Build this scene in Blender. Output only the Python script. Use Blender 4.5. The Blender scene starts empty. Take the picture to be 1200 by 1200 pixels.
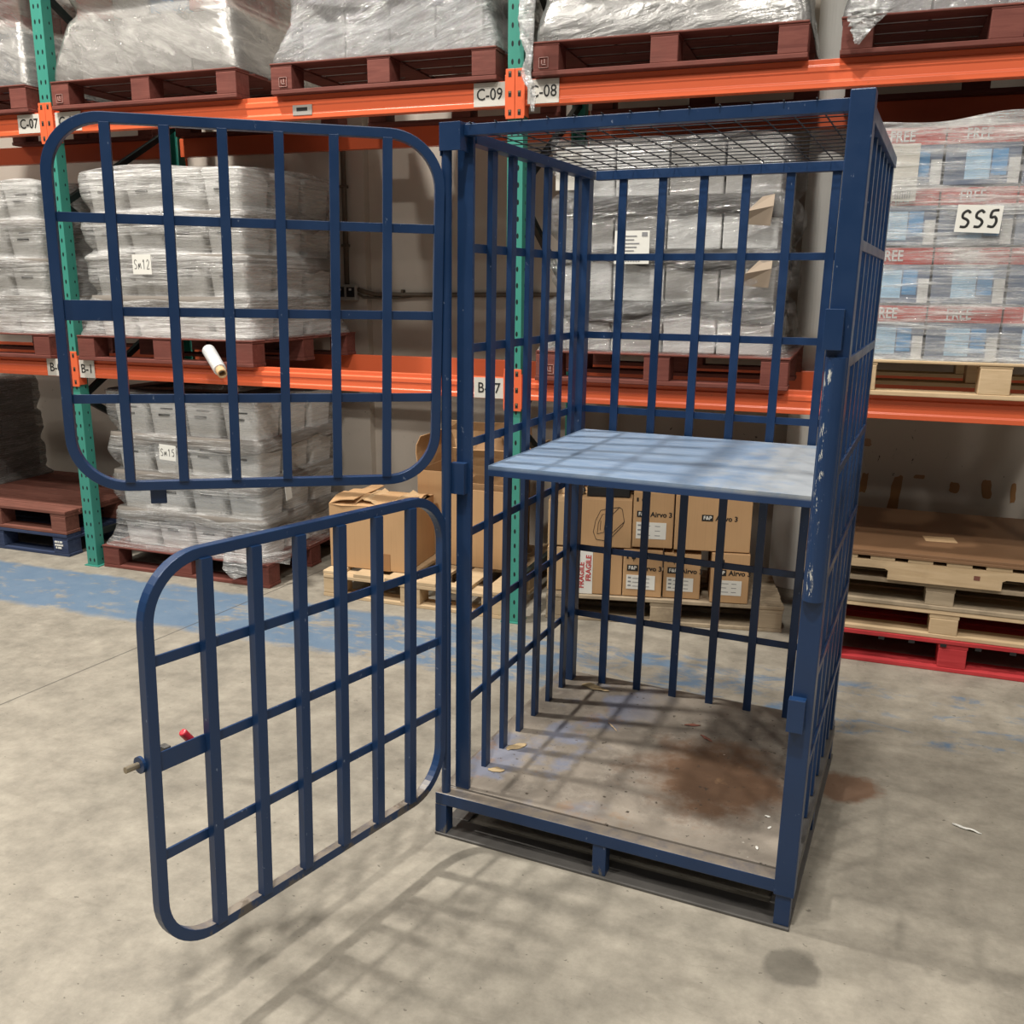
import bpy, math, random
from mathutils import Vector, Matrix, noise as mnoise

random.seed(7)
SC = bpy.context.scene
COL = SC.collection
PI = math.pi

# ------------------------------------------------------------------ objects
def link(o, parent=None):
    COL.objects.link(o)
    if parent is not None:
        o.parent = parent
    return o

def tag(o, label=None, cat=None, group=None, kind=None):
    if label: o['label'] = label
    if cat: o['category'] = cat
    if group: o['group'] = group
    if kind: o['kind'] = kind
    return o

def thing(name, label, cat, loc=(0, 0, 0), rz=0.0, group=None):
    o = bpy.data.objects.new(name, None)
    o.empty_display_size = 0.05
    link(o)
    o.location = loc
    o.rotation_euler = (0, 0, rz)
    return tag(o, label, cat, group)

class MB:
    """collects shapes into one mesh"""
    def __init__(self):
        self.v = []; self.f = []; self.m = []; self.cur = 0
    def add(self, vs, fs):
        b = len(self.v)
        self.v += [tuple(x) for x in vs]
        self.f += [tuple(i + b for i in f) for f in fs]
        self.m += [self.cur] * len(fs)
        return self
    def box(self, x0, x1, y0, y1, z0, z1, M=None):
        vs = [Vector((x, y, z)) for z in (z0, z1) for y in (y0, y1) for x in (x0, x1)]
        if M is not None: vs = [M @ v for v in vs]
        return self.add(vs, [(0, 2, 3, 1), (4, 5, 7, 6), (0, 1, 5, 4), (2, 6, 7, 3), (0, 4, 6, 2), (1, 3, 7, 5)])
    def bar(self, a, b, w, t, up=(0, 0, 1)):
        """rectangular bar from a to b; w across (perp. to up and axis), t along up"""
        a = Vector(a); b = Vector(b); d = (b - a).normalized()
        u = Vector(up); u = (u - d * u.dot(d))
        if u.length < 1e-6: u = Vector((0, 1, 0)) if abs(d.y) < .9 else Vector((1, 0, 0)); u = u - d * u.dot(d)
        u.normalize(); s = d.cross(u)
        vs = []
        for p in (a, b):
            for i, j in ((-1, -1), (1, -1), (1, 1), (-1, 1)):
                vs.append(p + s * (w / 2 * i) + u * (t / 2 * j))
        return self.add(vs, [(0, 1, 2, 3), (7, 6, 5, 4), (0, 4, 5, 1), (1, 5, 6, 2), (2, 6, 7, 3), (3, 7, 4, 0)])
    def cyl(self, a, b, r, n=16, r2=None, caps=True):
        a = Vector(a); b = Vector(b); d = (b - a).normalized()
        u = Vector((0, 0, 1)) if abs(d.z) < .9 else Vector((1, 0, 0))
        u = (u - d * u.dot(d)).normalized(); s = d.cross(u)
        r2 = r if r2 is None else r2
        vs = []
        for p, rr in ((a, r), (b, r2)):
            for k in range(n):
                t = 2 * PI * k / n
                vs.append(p + u * (rr * math.cos(t)) + s * (rr * math.sin(t)))
        fs = [(k, (k + 1) % n, n + (k + 1) % n, n + k) for k in range(n)]
        if caps: fs += [tuple(range(n - 1, -1, -1)), tuple(range(n, 2 * n))]
        return self.add(vs, fs)
    def tube(self, pts, r, n=8):
        pts = [Vector(p) for p in pts]
        vs = []; fs = []
        prev = None
        for i, p in enumerate(pts):
            d = (pts[min(i + 1, len(pts) - 1)] - pts[max(i - 1, 0)]).normalized()
            u = prev if prev is not None else (Vector((0, 0, 1)) if abs(d.z) < .9 else Vector((1, 0, 0)))
            u = (u - d * u.dot(d)).normalized(); prev = u
            s = d.cross(u)
            for k in range(n):
                t = 2 * PI * k / n
                vs.append(p + u * (r * math.cos(t)) + s * (r * math.sin(t)))
        for i in range(len(pts) - 1):
            for k in range(n):
                a = i * n + k; b = i * n + (k + 1) % n
                fs.append((a, b, b + n, a + n))
        fs += [tuple(range(n - 1, -1, -1)), tuple(range((len(pts) - 1) * n, len(pts) * n))]
        return self.add(vs, fs)
    def extrude_x(self, prof, x0, x1):
        """profile [(y,z)...] swept along x"""
        n = len(prof)
        vs = [(x0, y, z) for y, z in prof] + [(x1, y, z) for y, z in prof]
        fs = [(k, (k + 1) % n, n + (k + 1) % n, n + k) for k in range(n)]
        fs += [tuple(range(n - 1, -1, -1)), tuple(range(n, 2 * n))]
        return self.add(vs, fs)
    def ring(self, path, prof_fn, n):
        """closed sweep; prof_fn(i) -> list of n points for path station i"""
        vs = []; fs = []
        L = len(path)
        for i in range(L): vs += prof_fn(i)
        for i in range(L):
            j = (i + 1) % L
            for k in range(n):
                fs.append((i * n + k, i * n + (k + 1) % n, j * n + (k + 1) % n, j * n + k))
        return self.add(vs, fs)
    def sheet(self, rows, thick=0.0):
        nr = len(rows); nc = len(rows[0])
        vs = [p for r in rows for p in r]
        fs = [(i * nc + j, i * nc + j + 1, (i + 1) * nc + j + 1, (i + 1) * nc + j) for i in range(nr - 1) for j in range(nc - 1)]
        return self.add(vs, fs)
    def map(self, fn):
        self.v = [tuple(fn(Vector(v))) for v in self.v]
        return self
    def mesh(self, name, mats, smooth=False):
        import bmesh
        me = bpy.data.meshes.new(name)
        me.from_pydata(self.v, [], self.f)
        for m in (mats if isinstance(mats, (list, tuple)) else [mats]): me.materials.append(m)
        for i, p in enumerate(me.polygons):
            p.material_index = self.m[i]
            p.use_smooth = smooth
        bm = bmesh.new(); bm.from_mesh(me)
        bmesh.ops.recalc_face_normals(bm, faces=bm.faces)
        bm.to_mesh(me); bm.free()
        me.update()
        return me
    def build(self, name, mats, parent=None, smooth=False, bevel=0.0, solid=0.0, sub=0):
        o = bpy.data.objects.new(name, self.mesh(name, mats, smooth))
        link(o, parent)
        if solid:
            s = o.modifiers.new('thickness', 'SOLIDIFY'); s.thickness = solid; s.offset = 0
        if sub:
            s = o.modifiers.new('smooth', 'SUBSURF'); s.levels = sub; s.render_levels = sub
        if bevel:
            b = o.modifiers.new('edge', 'BEVEL'); b.width = bevel; b.segments = 2
            b.limit_method = 'ANGLE'; b.angle_limit = math.radians(40)
        return o

def dup(src, parent, loc=None):
    o = src.copy()
    COL.objects.link(o)
    o.parent = parent
    if loc is not None: o.location = loc
    return o

FRONT = Matrix.Rotation(PI / 2, 4, 'X')          # text plane that faces -Y
def lettering(s, size, x, y, z, parent, m, align='CENTER', depth=0.0005, M=None, name='lettering', bold=0.0, squash=1.0):
    cu = bpy.data.curves.new('lettering', 'FONT')
    cu.body = s; cu.size = size; cu.align_x = align; cu.align_y = 'CENTER'; cu.extrude = depth; cu.offset = bold
    cu.resolution_u = 3
    t = bpy.data.objects.new('tmp', cu); COL.objects.link(t)
    bpy.context.view_layer.update()
    me = bpy.data.meshes.new_from_object(t.evaluated_get(bpy.context.evaluated_depsgraph_get()))
    bpy.data.objects.remove(t); bpy.data.curves.remove(cu)
    T = Matrix.Translation((x, y, z)) @ (M if M is not None else FRONT) @ Matrix.Diagonal((squash, 1, 1, 1))
    me.transform(T)
    me.materials.clear(); me.materials.append(m); me.name = name
    return link(bpy.data.objects.new(name, me), parent)

# hand-drawn characters: strokes in a 1x1 cell
HAND = {
 'S': [[(.82, .86), (.55, 1), (.2, .84), (.22, .6), (.6, .48), (.8, .3), (.6, .05), (.12, .06)]],
 '5': [[(.85, 1), (.3, .95), (.25, .58), (.6, .62), (.8, .35), (.6, .04), (.1, .08)]],
 'M': [[(.1, 0), (.15, .62), (.38, .15), (.62, .66), (.85, .05)]],
 '1': [[(.25, .75), (.5, 1), (.5, 0)]],
 '2': [[(.12, .75), (.4, 1), (.78, .78), (.55, .4), (.12, .02), (.88, .05)]],
}
def hand(s, cw, ch, x, y, z, parent, m, r=.0025, tilt=0.0):
    mb = MB()
    for i, c in enumerate(s):
        for st in HAND[c]:
            pts = [(x + (i + px * .82) * cw + tilt * py * ch, y, z + py * ch) for px, py in st]
            # smooth the stroke
            q = [Vector(p) for p in pts]
            out = []
            for k in range(len(q) - 1):
                for t in (0, .33, .66):
                    p0 = q[max(k - 1, 0)]; p1 = q[k]; p2 = q[k + 1]; p3 = q[min(k + 2, len(q) - 1)]
                    out.append(.5 * ((2 * p1) + (p2 - p0) * t + (2 * p0 - 5 * p1 + 4 * p2 - p3) * t * t + (3 * p1 - p0 - 3 * p2 + p3) * t ** 3))
            out.append(q[-1])
            mb.tube(out, r, 6)
    mb.map(lambda v: Vector((v.x, y + (v.y - y) * .25, v.z)))
    return mb.build('lettering', m, parent, smooth=True)

# ---------------------------------------------------------------- materials
class NT:
    def __init__(self, name):
        self.mat = bpy.data.materials.new(name); self.mat.use_nodes = True
        self.t = self.mat.node_tree; self.t.nodes.clear()
        self.out = self.t.nodes.new('ShaderNodeOutputMaterial')
    def n(self, typ, **kw):
        nd = self.t.nodes.new('ShaderNode' + typ)
        for k, v in kw.items():
            if k.startswith('_'): setattr(nd, k[1:], v)
            else: self.set(nd.inputs[k], v)
        return nd
    def set(self, inp, v):
        if hasattr(v, 'is_output') or isinstance(v, bpy.types.NodeSocket): self.t.links.new(v, inp)
        elif isinstance(v, (tuple, list)) and len(v) == 3 and inp.type == 'RGBA': inp.default_value = (*v, 1)
        else: inp.default_value = v
    def obj(self): return self.n('TexCoord').outputs['Object']
    def scale(self, vec, s, off=(0, 0, 0), rot=(0, 0, 0)):
        m = self.n('Mapping', Vector=vec); m.inputs['Scale'].default_value = s; m.inputs['Location'].default_value = off
        m.inputs['Rotation'].default_value = rot
        return m.outputs[0]
    def noise(self, vec, s=5., d=4., r=.55, dist=0.):
        return self.n('TexNoise', Vector=vec, Scale=s, Detail=d, Roughness=r, Distortion=dist).outputs['Fac']
    def ramp(self, fac, stops, interp='LINEAR'):
        r = self.n('ValToRGB', Fac=fac); cr = r.color_ramp; cr.interpolation = interp
        while len(cr.elements) < len(stops): cr.elements.new(.5)
        for e, (p, c) in zip(cr.elements, stops):
            e.position = p; e.color = (*c, 1) if isinstance(c, tuple) else (c, c, c, 1)
        return r.outputs['Color']
    def mr(self, v, a, b, c=0., d=1.):
        m = self.n('MapRange', Value=v); m.clamp = True
        for k, x in zip(('From Min', 'From Max', 'To Min', 'To Max'), (a, b, c, d)): m.inputs[k].default_value = x
        return m.outputs[0]
    def mix(self, fac, a, b, mode='MIX'):
        m = self.n('Mix'); m.data_type = 'RGBA'; m.blend_type = mode
        self.set(m.inputs['Factor'], fac)
        for nm, v in (('A', a), ('B', b)):
            s = [i for i in m.inputs if i.name == nm and i.type == 'RGBA'][0]; self.set(s, v)
        return [o for o in m.outputs if o.type == 'RGBA'][0]
    def ma(self, op, a, b=None):
        m = self.n('Math'); m.operation = op; self.set(m.inputs[0], a)
        if b is not None: self.set(m.inputs[1], b)
        return m.outputs[0]
    def xyz(self, vec): 
        s = self.n('SeparateXYZ', Vector=vec); return s.outputs
    def bump(self, h, strength=.3, dist=.01):
        return self.n('Bump', Height=h, Strength=strength, Distance=dist).outputs[0]
    def pbr(self, col, rough=.5, metal=0., nrm=None, spec=None, coat=None):
        b = self.n('BsdfPrincipled'); self.set(b.inputs['Base Color'], col); self.set(b.inputs['Roughness'], rough)
        self.set(b.inputs['Metallic'], metal)
        if nrm is not None: self.set(b.inputs['Normal'], nrm)
        if spec is not None: self.set(b.inputs['Specular IOR Level'], spec)
        if coat is not None: self.set(b.inputs['Coat Weight'], coat)
        return b.outputs[0]
    def done(self, sh):
        self.t.links.new(sh, self.out.inputs[0]); return self.mat

def m_plain(name, col, rough=.5, var=.12, ns=6., metal=0., bump=0., bs=40., spec=None):
    t = NT(name); o = t.obj()
    nz = t.noise(o, ns, 5)
    c = t.mix(nz, tuple(x * (1 - var) for x in col), tuple(min(1, x * (1 + var)) for x in col))
    nr = t.bump(t.noise(o, bs, 4), bump, .004) if bump else None
    return t.done(t.pbr(c, rough, metal, nr, spec))

def m_blue(name, chips=0.0, wear=.0, low=0):
    t = NT(name); o = t.obj()
    nz = t.noise(o, 9, 5)
    c = t.mix(nz, (.0065, .027, .084), (.010, .038, .112))
    sp = t.noise(t.scale(o, (1, 1, .5)), 75, 3, .6)
    c = t.mix(t.mr(sp, .70, .74), c, (.13, .17, .26))
    if wear:
        nzv = t.n('NewGeometry').outputs['Normal']
        upf = t.mr(t.xyz(nzv)[2], .75, .9)
        d = t.noise(o, 22, 6, .7)
        zz = t.xyz(o)[2]
        c = t.mix(t.ma('MULTIPLY', t.ma('MULTIPLY', upf, t.mr(zz, .42, .36)), t.mr(d, .25, .55, .45, .95)), c, (.24, .205, .165))
        g = t.noise(t.scale(o, (1, 1, .5)), 11, 6, .7)
        if low: c = t.mix(t.ma('MULTIPLY', t.mr(t.ma('ADD', g, t.mr(zz, .19, .30, .16, -.2)), .60, .66), .85), c, (.11, .09, .068))
        w = t.noise(t.scale(o, (6, 6, 2)), 8, 6, .7)
        z = t.xyz(o)[2]
        w = t.ma('ADD', w, t.mr(z, .0, .22, wear, 0))
        c = t.mix(t.mr(w, .80, .86, 0, .8), c, (.14, .125, .10))
    if chips:
        ch = t.noise(t.scale(o, (9, 9, 2.2)), 9, 7, .75)
        x = t.xyz(o)[0]
        band = t.ma('MULTIPLY', t.mr(x, 1.068, 1.077), t.mr(x, 1.093, 1.085))
        c = t.mix(t.ma('MULTIPLY', t.mr(ch, .56, .58), band), c, (.55, .55, .50))
    b = t.bump(t.noise(o, 60, 3), .06, .003)
    return t.done(t.pbr(c, t.mr(nz, .3, .7, .3, .42), 0, b, .5))

def m_floor():
    t = NT('concrete_floor'); o = t.obj(); x, y, z = t.xyz(o)
    n1 = t.noise(o, .9, 6, .6, .4); n2 = t.noise(o, 6.5, 10, .74); n3 = t.noise(t.scale(o, (1, 3.5, 1), rot=(0, 0, .35)), 3.2, 7, .65, .6)
    c = t.ramp(n1, [(.32, (.205, .188, .155)), (.5, (.285, .258, .213)), (.68, (.355, .32, .262))])
    c = t.mix(t.mr(n2, .35, .7), c, (.43, .39, .32), 'MIX') if False else t.mix(.62, c, t.ramp(n2, [(.32, (.15, .138, .115)), (.5, (.285, .26, .215)), (.68, (.42, .385, .32))]))
    c = t.mix(t.mr(n3, .56, .74, 0, .45), c, (.17, .15, .12))
    sp = t.noise(t.scale(o, (1, 1.4, 1)), 38, 3, .5)
    c = t.mix(t.mr(sp, .69, .73, 0, .75), c, (.10, .088, .07))
    sc = t.noise(t.scale(o, (1, 5, 1), rot=(0, 0, .5)), 7, 8, .75, 1.)
    c = t.mix(t.mr(sc, .60, .70, 0, .4), c, (.15, .135, .11))
    c = t.mix(t.mr(sc, .36, .28, 0, .4), c, (.46, .43, .36))
    # blue painted aisle band along the racks, worn through more and more to the right
    edge = t.ma('ADD', y, t.mr(t.noise(o, 7, 3), 0, 1, -.05, .05))
    band = t.ma('MULTIPLY', t.mr(edge, 3.60, 3.66), t.mr(edge, 4.21, 4.17))
    w = t.noise(t.scale(o, (1, 2.2, 1)), 4.2, 8, .72, .5)
    thr = t.ma('ADD', w, t.mr(x, -3.4, 1.2, .10, -.12))
    paint = t.ma('MULTIPLY', band, t.mr(thr, .44, .56, 0, .88))
    c = t.mix(paint, c, t.mix(n2, (.075, .145, .245), (.13, .21, .31)))
    # saw-cut joint
    jx = t.ma('SUBTRACT', x, t.ma('MULTIPLY', t.ma('SUBTRACT', y, 2.64), .12))
    j = t.ma('ABSOLUTE', t.ma('ADD', jx, 3.212))
    c = t.mix(t.mr(j, .002, .006, .8, 0), c, (.06, .055, .05))
    # rust puddle and soft dark spot before the front-right cage foot
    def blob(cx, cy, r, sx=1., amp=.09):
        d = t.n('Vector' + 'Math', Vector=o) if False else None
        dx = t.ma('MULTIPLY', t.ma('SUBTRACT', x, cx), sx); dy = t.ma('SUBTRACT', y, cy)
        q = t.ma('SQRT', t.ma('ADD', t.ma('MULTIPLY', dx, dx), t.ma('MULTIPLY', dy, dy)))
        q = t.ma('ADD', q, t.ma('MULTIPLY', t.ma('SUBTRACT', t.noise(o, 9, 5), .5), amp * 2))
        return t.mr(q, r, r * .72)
    c = t.mix(t.ma('MULTIPLY', blob(.10, 3.19, .115, .8), .8), c, (.20, .105, .06))
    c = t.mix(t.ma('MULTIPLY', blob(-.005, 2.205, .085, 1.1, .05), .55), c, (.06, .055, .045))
    b = t.bump(t.ma('ADD', n2, t.ma('MULTIPLY', sp, .5)), .25, .006)
    return t.done(t.pbr(c, t.mr(n1, .3, .7, .5, .66), 0, b, .35))

def m_deck():
    t = NT('dirty_steel_plate'); o = t.obj(); x, y, z = t.xyz(o)
    n1 = t.noise(o, 3, 7, .65, .4); n2 = t.noise(o, 14, 6, .7)
    c = t.mix(t.mr(n1, .35, .65), (.125, .108, .09), (.27, .235, .195))
    c = t.mix(t.mr(n2, .5, .75, 0, .6), c, (.36, .32, .27))
    bl = t.ma('MULTIPLY', t.mr(t.noise(o, 3.6, 5, .6), .52, .60), t.mr(x, .55, .35))
    c = t.mix(t.ma('MULTIPLY', bl, .55), c, (.13, .17, .28))
    dx = t.ma('SUBTRACT', x, .78); dy = t.ma('SUBTRACT', y, .47)
    q = t.ma('SQRT', t.ma('ADD', t.ma('MULTIPLY', dx, dx), t.ma('MULTIPLY', dy, dy)))
    q = t.ma('ADD', q, t.ma('MULTIPLY', t.ma('SUBTRACT', t.noise(o, 6, 6, .7), .5), .5))
    c = t.mix(t.mr(q, .30, .16, 0, .92), c, t.mix(n2, (.07, .038, .022), (.145, .078, .042)))
    q2 = t.noise(o, 4.3, 5, .7)
    c = t.mix(t.mr(q2, .60, .68, 0, .6), c, (.26, .16, .09))
    c = t.mix(t.mr(y, .10, .06, 0, .5), c, (.30, .26, .22))
    sp = t.noise(o, 48, 3)
    c = t.mix(t.mr(sp, .67, .71), c, (.05, .04, .03))
    c = t.mix(t.mr(sp, .245, .225, 0, .8), c, (.45, .42, .37))
    return t.done(t.pbr(c, .55, 0, t.bump(n2, .1, .003), .4))

def m_shelf():
    t = NT('scuffed_blue_shelf_glare'); o = t.obj(); x, y, z = t.xyz(o)
    n1 = t.noise(o, 4, 7, .65, .6); n2 = t.noise(t.scale(o, (1, 4, 1), rot=(0, 0, .3)), 9, 7, .7)
    c = t.mix(n1, (.13, .205, .34), (.22, .305, .43))  # pale top: glare and dust put into the base colour
    c = t.mix(t.mr(n2, .42, .8, 0, .45), c, (.42, .47, .53))
    d = t.ma('ADD', t.mr(x, .5, 1.05, 0, .42), t.noise(o, 5, 6, .7))
    c = t.mix(t.mr(d, .68, .85, 0, .55), c, (.43, .42, .38))
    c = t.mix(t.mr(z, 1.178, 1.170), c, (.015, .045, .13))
    return t.done(t.pbr(c, .42, 0, t.bump(n2, .05, .002), .5))

def m_wood(name, a, b, grain=(1.2, 14, 14), rough=.75, dirt=.3, dcol=(.05, .04, .03)):
    t = NT(name); o = t.obj()
    inf = t.n('ObjectInfo').outputs['Random']
    v = t.n('VectorMath'); v.operation = 'ADD'; t.set(v.inputs[0], o)
    cx = t.n('CombineXYZ', X=t.ma('MULTIPLY', inf, 13.), Y=t.ma('MULTIPLY', inf, 7.), Z=0.); t.set(v.inputs[1], cx.outputs[0])
    o2 = v.outputs[0]
    g = t.noise(t.scale(o2, grain), 3, 7, .65, .6)
    c = t.mix(t.mr(g, .3, .7), a, b)
    c = t.mix(t.ma('MULTIPLY', t.mr(t.noise(o2, 6, 6, .7), .5, .75), dirt), c, dcol)
    c = t.mix(t.mr(inf, 0, 1, 0, .25), c, tuple(x * .6 for x in a))
    return t.done(t.pbr(c, rough, 0, t.bump(g, .25, .004), .25))

def m_upright():
    t = NT('green_perforated_steel'); o = t.obj(); x, y, z = t.xyz(o)
    nz = t.noise(o, 8, 5)
    c = t.mix(nz, (.040, .235, .185), (.055, .29, .225))
    # two columns of oval holes
    zz = t.ma('ABSOLUTE', t.ma('SUBTRACT', t.ma('FRACT', t.ma('MULTIPLY', z, 1 / .076)), .5))
    xx = t.ma('ABSOLUTE', t.ma('SUBTRACT', t.ma('ABSOLUTE', x), .016))
    h = t.ma('ADD', t.ma('POWER', t.ma('DIVIDE', t.ma('MULTIPLY', zz, .076), .0125), 2.), t.ma('POWER', t.ma('DIVIDE', xx, .0058), 2.))
    hole = t.ma('MULTIPLY', t.mr(h, 1.15, .85), t.mr(y, .004, .001))
    yy = t.ma('ABSOLUTE', t.ma('SUBTRACT', y, .045))
    h2 = t.ma('ADD', t.ma('POWER', t.ma('DIVIDE', t.ma('MULTIPLY', zz, .076), .008), 2.), t.ma('POWER', t.ma('DIVIDE', yy, .005), 2.))
    hole = t.ma('MAXIMUM', hole, t.ma('MULTIPLY', t.mr(h2, 1.15, .85), t.mr(t.ma('ABSOLUTE', x), .036, .038)))
    c = t.mix(hole, c, (.006, .01, .012))
    sc = t.noise(t.scale(o, (1, 1, .3)), 40, 4, .7)
    c = t.mix(t.mr(sc, .68, .72, 0, .6), c, (.30, .40, .36))
    return t.done(t.pbr(c, .42, 0, None, .45))

def m_film(name, tint=(.7, .7, .7), lo=.3, hi=.8, rough=.16, streak=(1.2, 1.2, 26), crink=10., bs=.6, seed=0.0, angle=0.0, metal=.3, fold=.5, lines=70., ridge=1.):
    """stretch wrap: part see-through, part milky, glossy and finely wrinkled"""
    t = NT(name); o = t.scale(t.obj(), (1, 1, 1), (seed, seed * .7, seed * .3), (0, angle, 0))
    s = t.noise(t.scale(o, streak), 2.6, 7, .62, .7)
    k = t.noise(t.scale(o, (1, 1, 1.8)), crink, 8, .66, 1.6)
    ln = t.noise(t.scale(o, (2.2, 2.2, lines), rot=(0, .05, 0)), 1.6, 5, .6, 1.2)
    big = t.noise(t.scale(o, (1, 1, 2.5)), 2.2, 4, .5, .5)
    h = t.ma('ADD', t.ma('ADD', s, t.ma('MULTIPLY', k, fold)), t.ma('MULTIPLY', ln, .35))
    nb = t.bump(h, bs, .03)
    a = t.mr(t.ma('ADD', t.ma('MULTIPLY', s, .65), t.ma('MULTIPLY', big, .35)), .40, .60, lo, hi)
    rid = t.mr(t.ma('ABSOLUTE', t.ma('SUBTRACT', ln, .5)), .0, .022, ridge, 0)      # milky ridges of the pleats
    a = t.ma('MINIMUM', t.ma('ADD', a, t.ma('MULTIPLY', rid, .34)), 1.)
    col = t.mix(t.mr(k, .35, .7), tuple(x * (.9 - .2 * ridge) for x in tint), tint)
    col = t.mix(t.ma('MULTIPLY', rid, .5), col, (.85, .85, .85))
    p = t.pbr(col, rough, metal, nb, .9)
    tr = t.n('BsdfTransparent', Color=(.95, .95, .95)).outputs[0]
    mx = t.n('MixShader'); t.set(mx.inputs[0], a); t.set(mx.inputs[1], tr); t.set(mx.inputs[2], p)
    return t.done(mx.outputs[0])

def m_wall():
    t = NT('painted_block_wall'); o = t.obj(); x, y, z = t.xyz(o)
    n1 = t.noise(o, 1.3, 6, .6); n2 = t.noise(o, 9, 6, .65)
    c = t.mix(n1, (.49, .435, .375), (.57, .515, .45))
    c = t.mix(t.mr(n2, .56, .8, 0, .3), c, (.36, .32, .28))
    sc = t.noise(t.scale(o, (1.6, 1, 1)), 16, 5, .7, .8)
    reg = t.ma('MULTIPLY', t.mr(z, .62, .68), t.mr(z, .95, .85))
    c = t.mix(t.ma('MULTIPLY', t.mr(sc, .67, .69), reg), c, (.05, .045, .04))
    return t.done(t.pbr(c, .65, 0, t.bump(n2, .05, .004), .3))

def m_card(name, a=(.47, .285, .145), b=(.54, .34, .18)):
    t = NT(name); o = t.obj()
    n = t.noise(o, 5, 5, .6); g = t.noise(t.scale(o, (60, 60, 2)), 2, 3)
    c = t.mix(n, a, b); c = t.mix(t.mr(g, .5, .7, 0, .12), c, (.3, .18, .09))
    return t.done(t.pbr(c, .8, 0, t.bump(n, .06, .01), .2))

BLUE = m_blue('blue_gloss_paint')
BLUEW = m_blue('blue_paint_worn', wear=.28)
BLUED = m_blue('blue_paint_muddy', wear=.28, low=1)
BLUECH = m_blue('blue_paint_chipped', chips=1)
DECK = m_deck(); SHELF = m_shelf(); FLOOR = m_floor(); WALL = m_wall()
SKID = m_plain('dirty_grey_steel', (.085, .08, .075), .55, .35, 12, 0, .2)
WIRE = m_plain('dark_wire', (.008, .010, .016), .5, spec=.3)
STEEL = m_plain('zinc_steel', (.35, .30, .22), .35, .2, 20, .8)
REDP = m_plain('red_plastic', (.55, .03, .05), .35)
def m_orange():
    t = NT('orange_powder_coat'); o = t.obj()
    c = t.mix(t.noise(o, 5, 5), (.72, .128, .048), (.79, .15, .058))
    sc = t.noise(t.scale(o, (1, 1, 2)), 13, 6, .7)
    c = t.mix(t.mr(sc, .68, .73, 0, .55), c, (.16, .06, .035))
    return t.done(t.pbr(c, .34, 0, None, .5))
ORANGE = m_orange()
GREEN = m_upright()
DGREEN = m_plain('dark_green_brace', (.010, .018, .017), .5)
DARK = m_plain('dark_recess', (.01, .01, .01), .8)
REDW = m_wood('red_painted_wood', (.135, .040, .032), (.225, .075, .058))
BROWNW = m_wood('old_brown_red_wood', (.15, .055, .04), (.27, .11, .08))
BRIGHTR = m_wood('bright_red_wood', (.40, .03, .035), (.55, .055, .06), dirt=.15)
NAVYW = m_wood('navy_painted_wood', (.022, .035, .085), (.05, .07, .13), dirt=.25)
PINE = m_wood('pale_pine', (.50, .36, .21), (.66, .50, .32), dirt=.18, dcol=(.16, .1, .05))
GREYW = m_wood('weathered_pine', (.33, .26, .18), (.46, .37, .26), dirt=.55)
HARDB = m_plain('brown_hardboard', (.21, .115, .06), .45, .12, 3)
CARD = m_card('brown_cardboard')
CARD2 = m_card('pale_cardboard', (.53, .36, .20), (.62, .43, .25))
CARDD = m_card('cardboard_inside', (.36, .21, .11), (.42, .26, .14))
TAPE = m_plain('brown_tape', (.33, .17, .07), .3, .1)
PAPER = m_plain('white_paper', (.76, .75, .70), .6, .05)
LABELP = m_plain('label_paper', (.60, .575, .52), .55, .06)
INK = m_plain('black_ink', (.012, .012, .012), .6)
GREYINK = m_plain('grey_ink', (.25, .25, .26), .6)
REDINK = m_plain('red_ink', (.5, .06, .06), .6)
TUB = m_plain('grey_white_tub', (.78, .775, .755), .45, .06, 4)
BOXW = m_plain('white_carton', (.66, .66, .65), .6, .06, 4)
BOXG = m_plain('grey_carton', (.36, .35, .335), .6, .12, 4)
BOXB = m_plain('blue_grey_carton', (.17, .21, .29), .5, .15, 5)
BOXBL = m_plain('bright_blue_print', (.16, .36, .62), .5, .1, 6)
BOXLB = m_plain('light_blue_print', (.42, .62, .80), .5, .06, 6)
BOXR = m_plain('red_print', (.50, .085, .075), .5, .12, 5)
BLACKP = m_plain('black_plastic', (.015, .016, .018), .4)
COLUMN = m_plain('white_painted_column', (.80, .785, .74), .5, .05, 2)
CONDUIT = m_plain('brown_cable', (.11, .085, .06), .55, .2, 10)
SOCKET = m_plain('grey_metal_box', (.36, .34, .31), .45, .1)
LEAF = m_plain('dry_leaf', (.40, .30, .17), .8, .3, 30)
ROLLW = m_film('film_on_roll', (.82, .83, .83), .9, .99, .22, (6, 6, 6), 6, .15, metal=.0)

# ------------------------------------------------------------------- camera
CAM_H, PITCH, YAW, ROLL, FPX = 1.71607, .239309, -.347114, .008294, 1093.195
cy_, sy_ = math.cos(YAW), math.sin(YAW)
fwd0 = Vector((sy_, cy_, 0)); rgt = Vector((cy_, -sy_, 0)); up = Vector((0, 0, 1))
fw = fwd0 * math.cos(PITCH) - up * math.sin(PITCH); uu = up * math.cos(PITCH) + fwd0 * math.sin(PITCH)
R2 = rgt * math.cos(ROLL) + uu * math.sin(ROLL); U2 = uu * math.cos(ROLL) - rgt * math.sin(ROLL)
cd = bpy.data.cameras.new('camera'); cam = bpy.data.objects.new('camera', cd); COL.objects.link(cam)
cd.sensor_width = 36; cd.lens = 36 * FPX / 1200; cd.clip_start = .05
cam.matrix_world = Matrix(((R2.x, U2.x, -fw.x, 0), (R2.y, U2.y, -fw.y, 0), (R2.z, U2.z, -fw.z, CAM_H), (0, 0, 0, 1)))
SC.camera = cam

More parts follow.
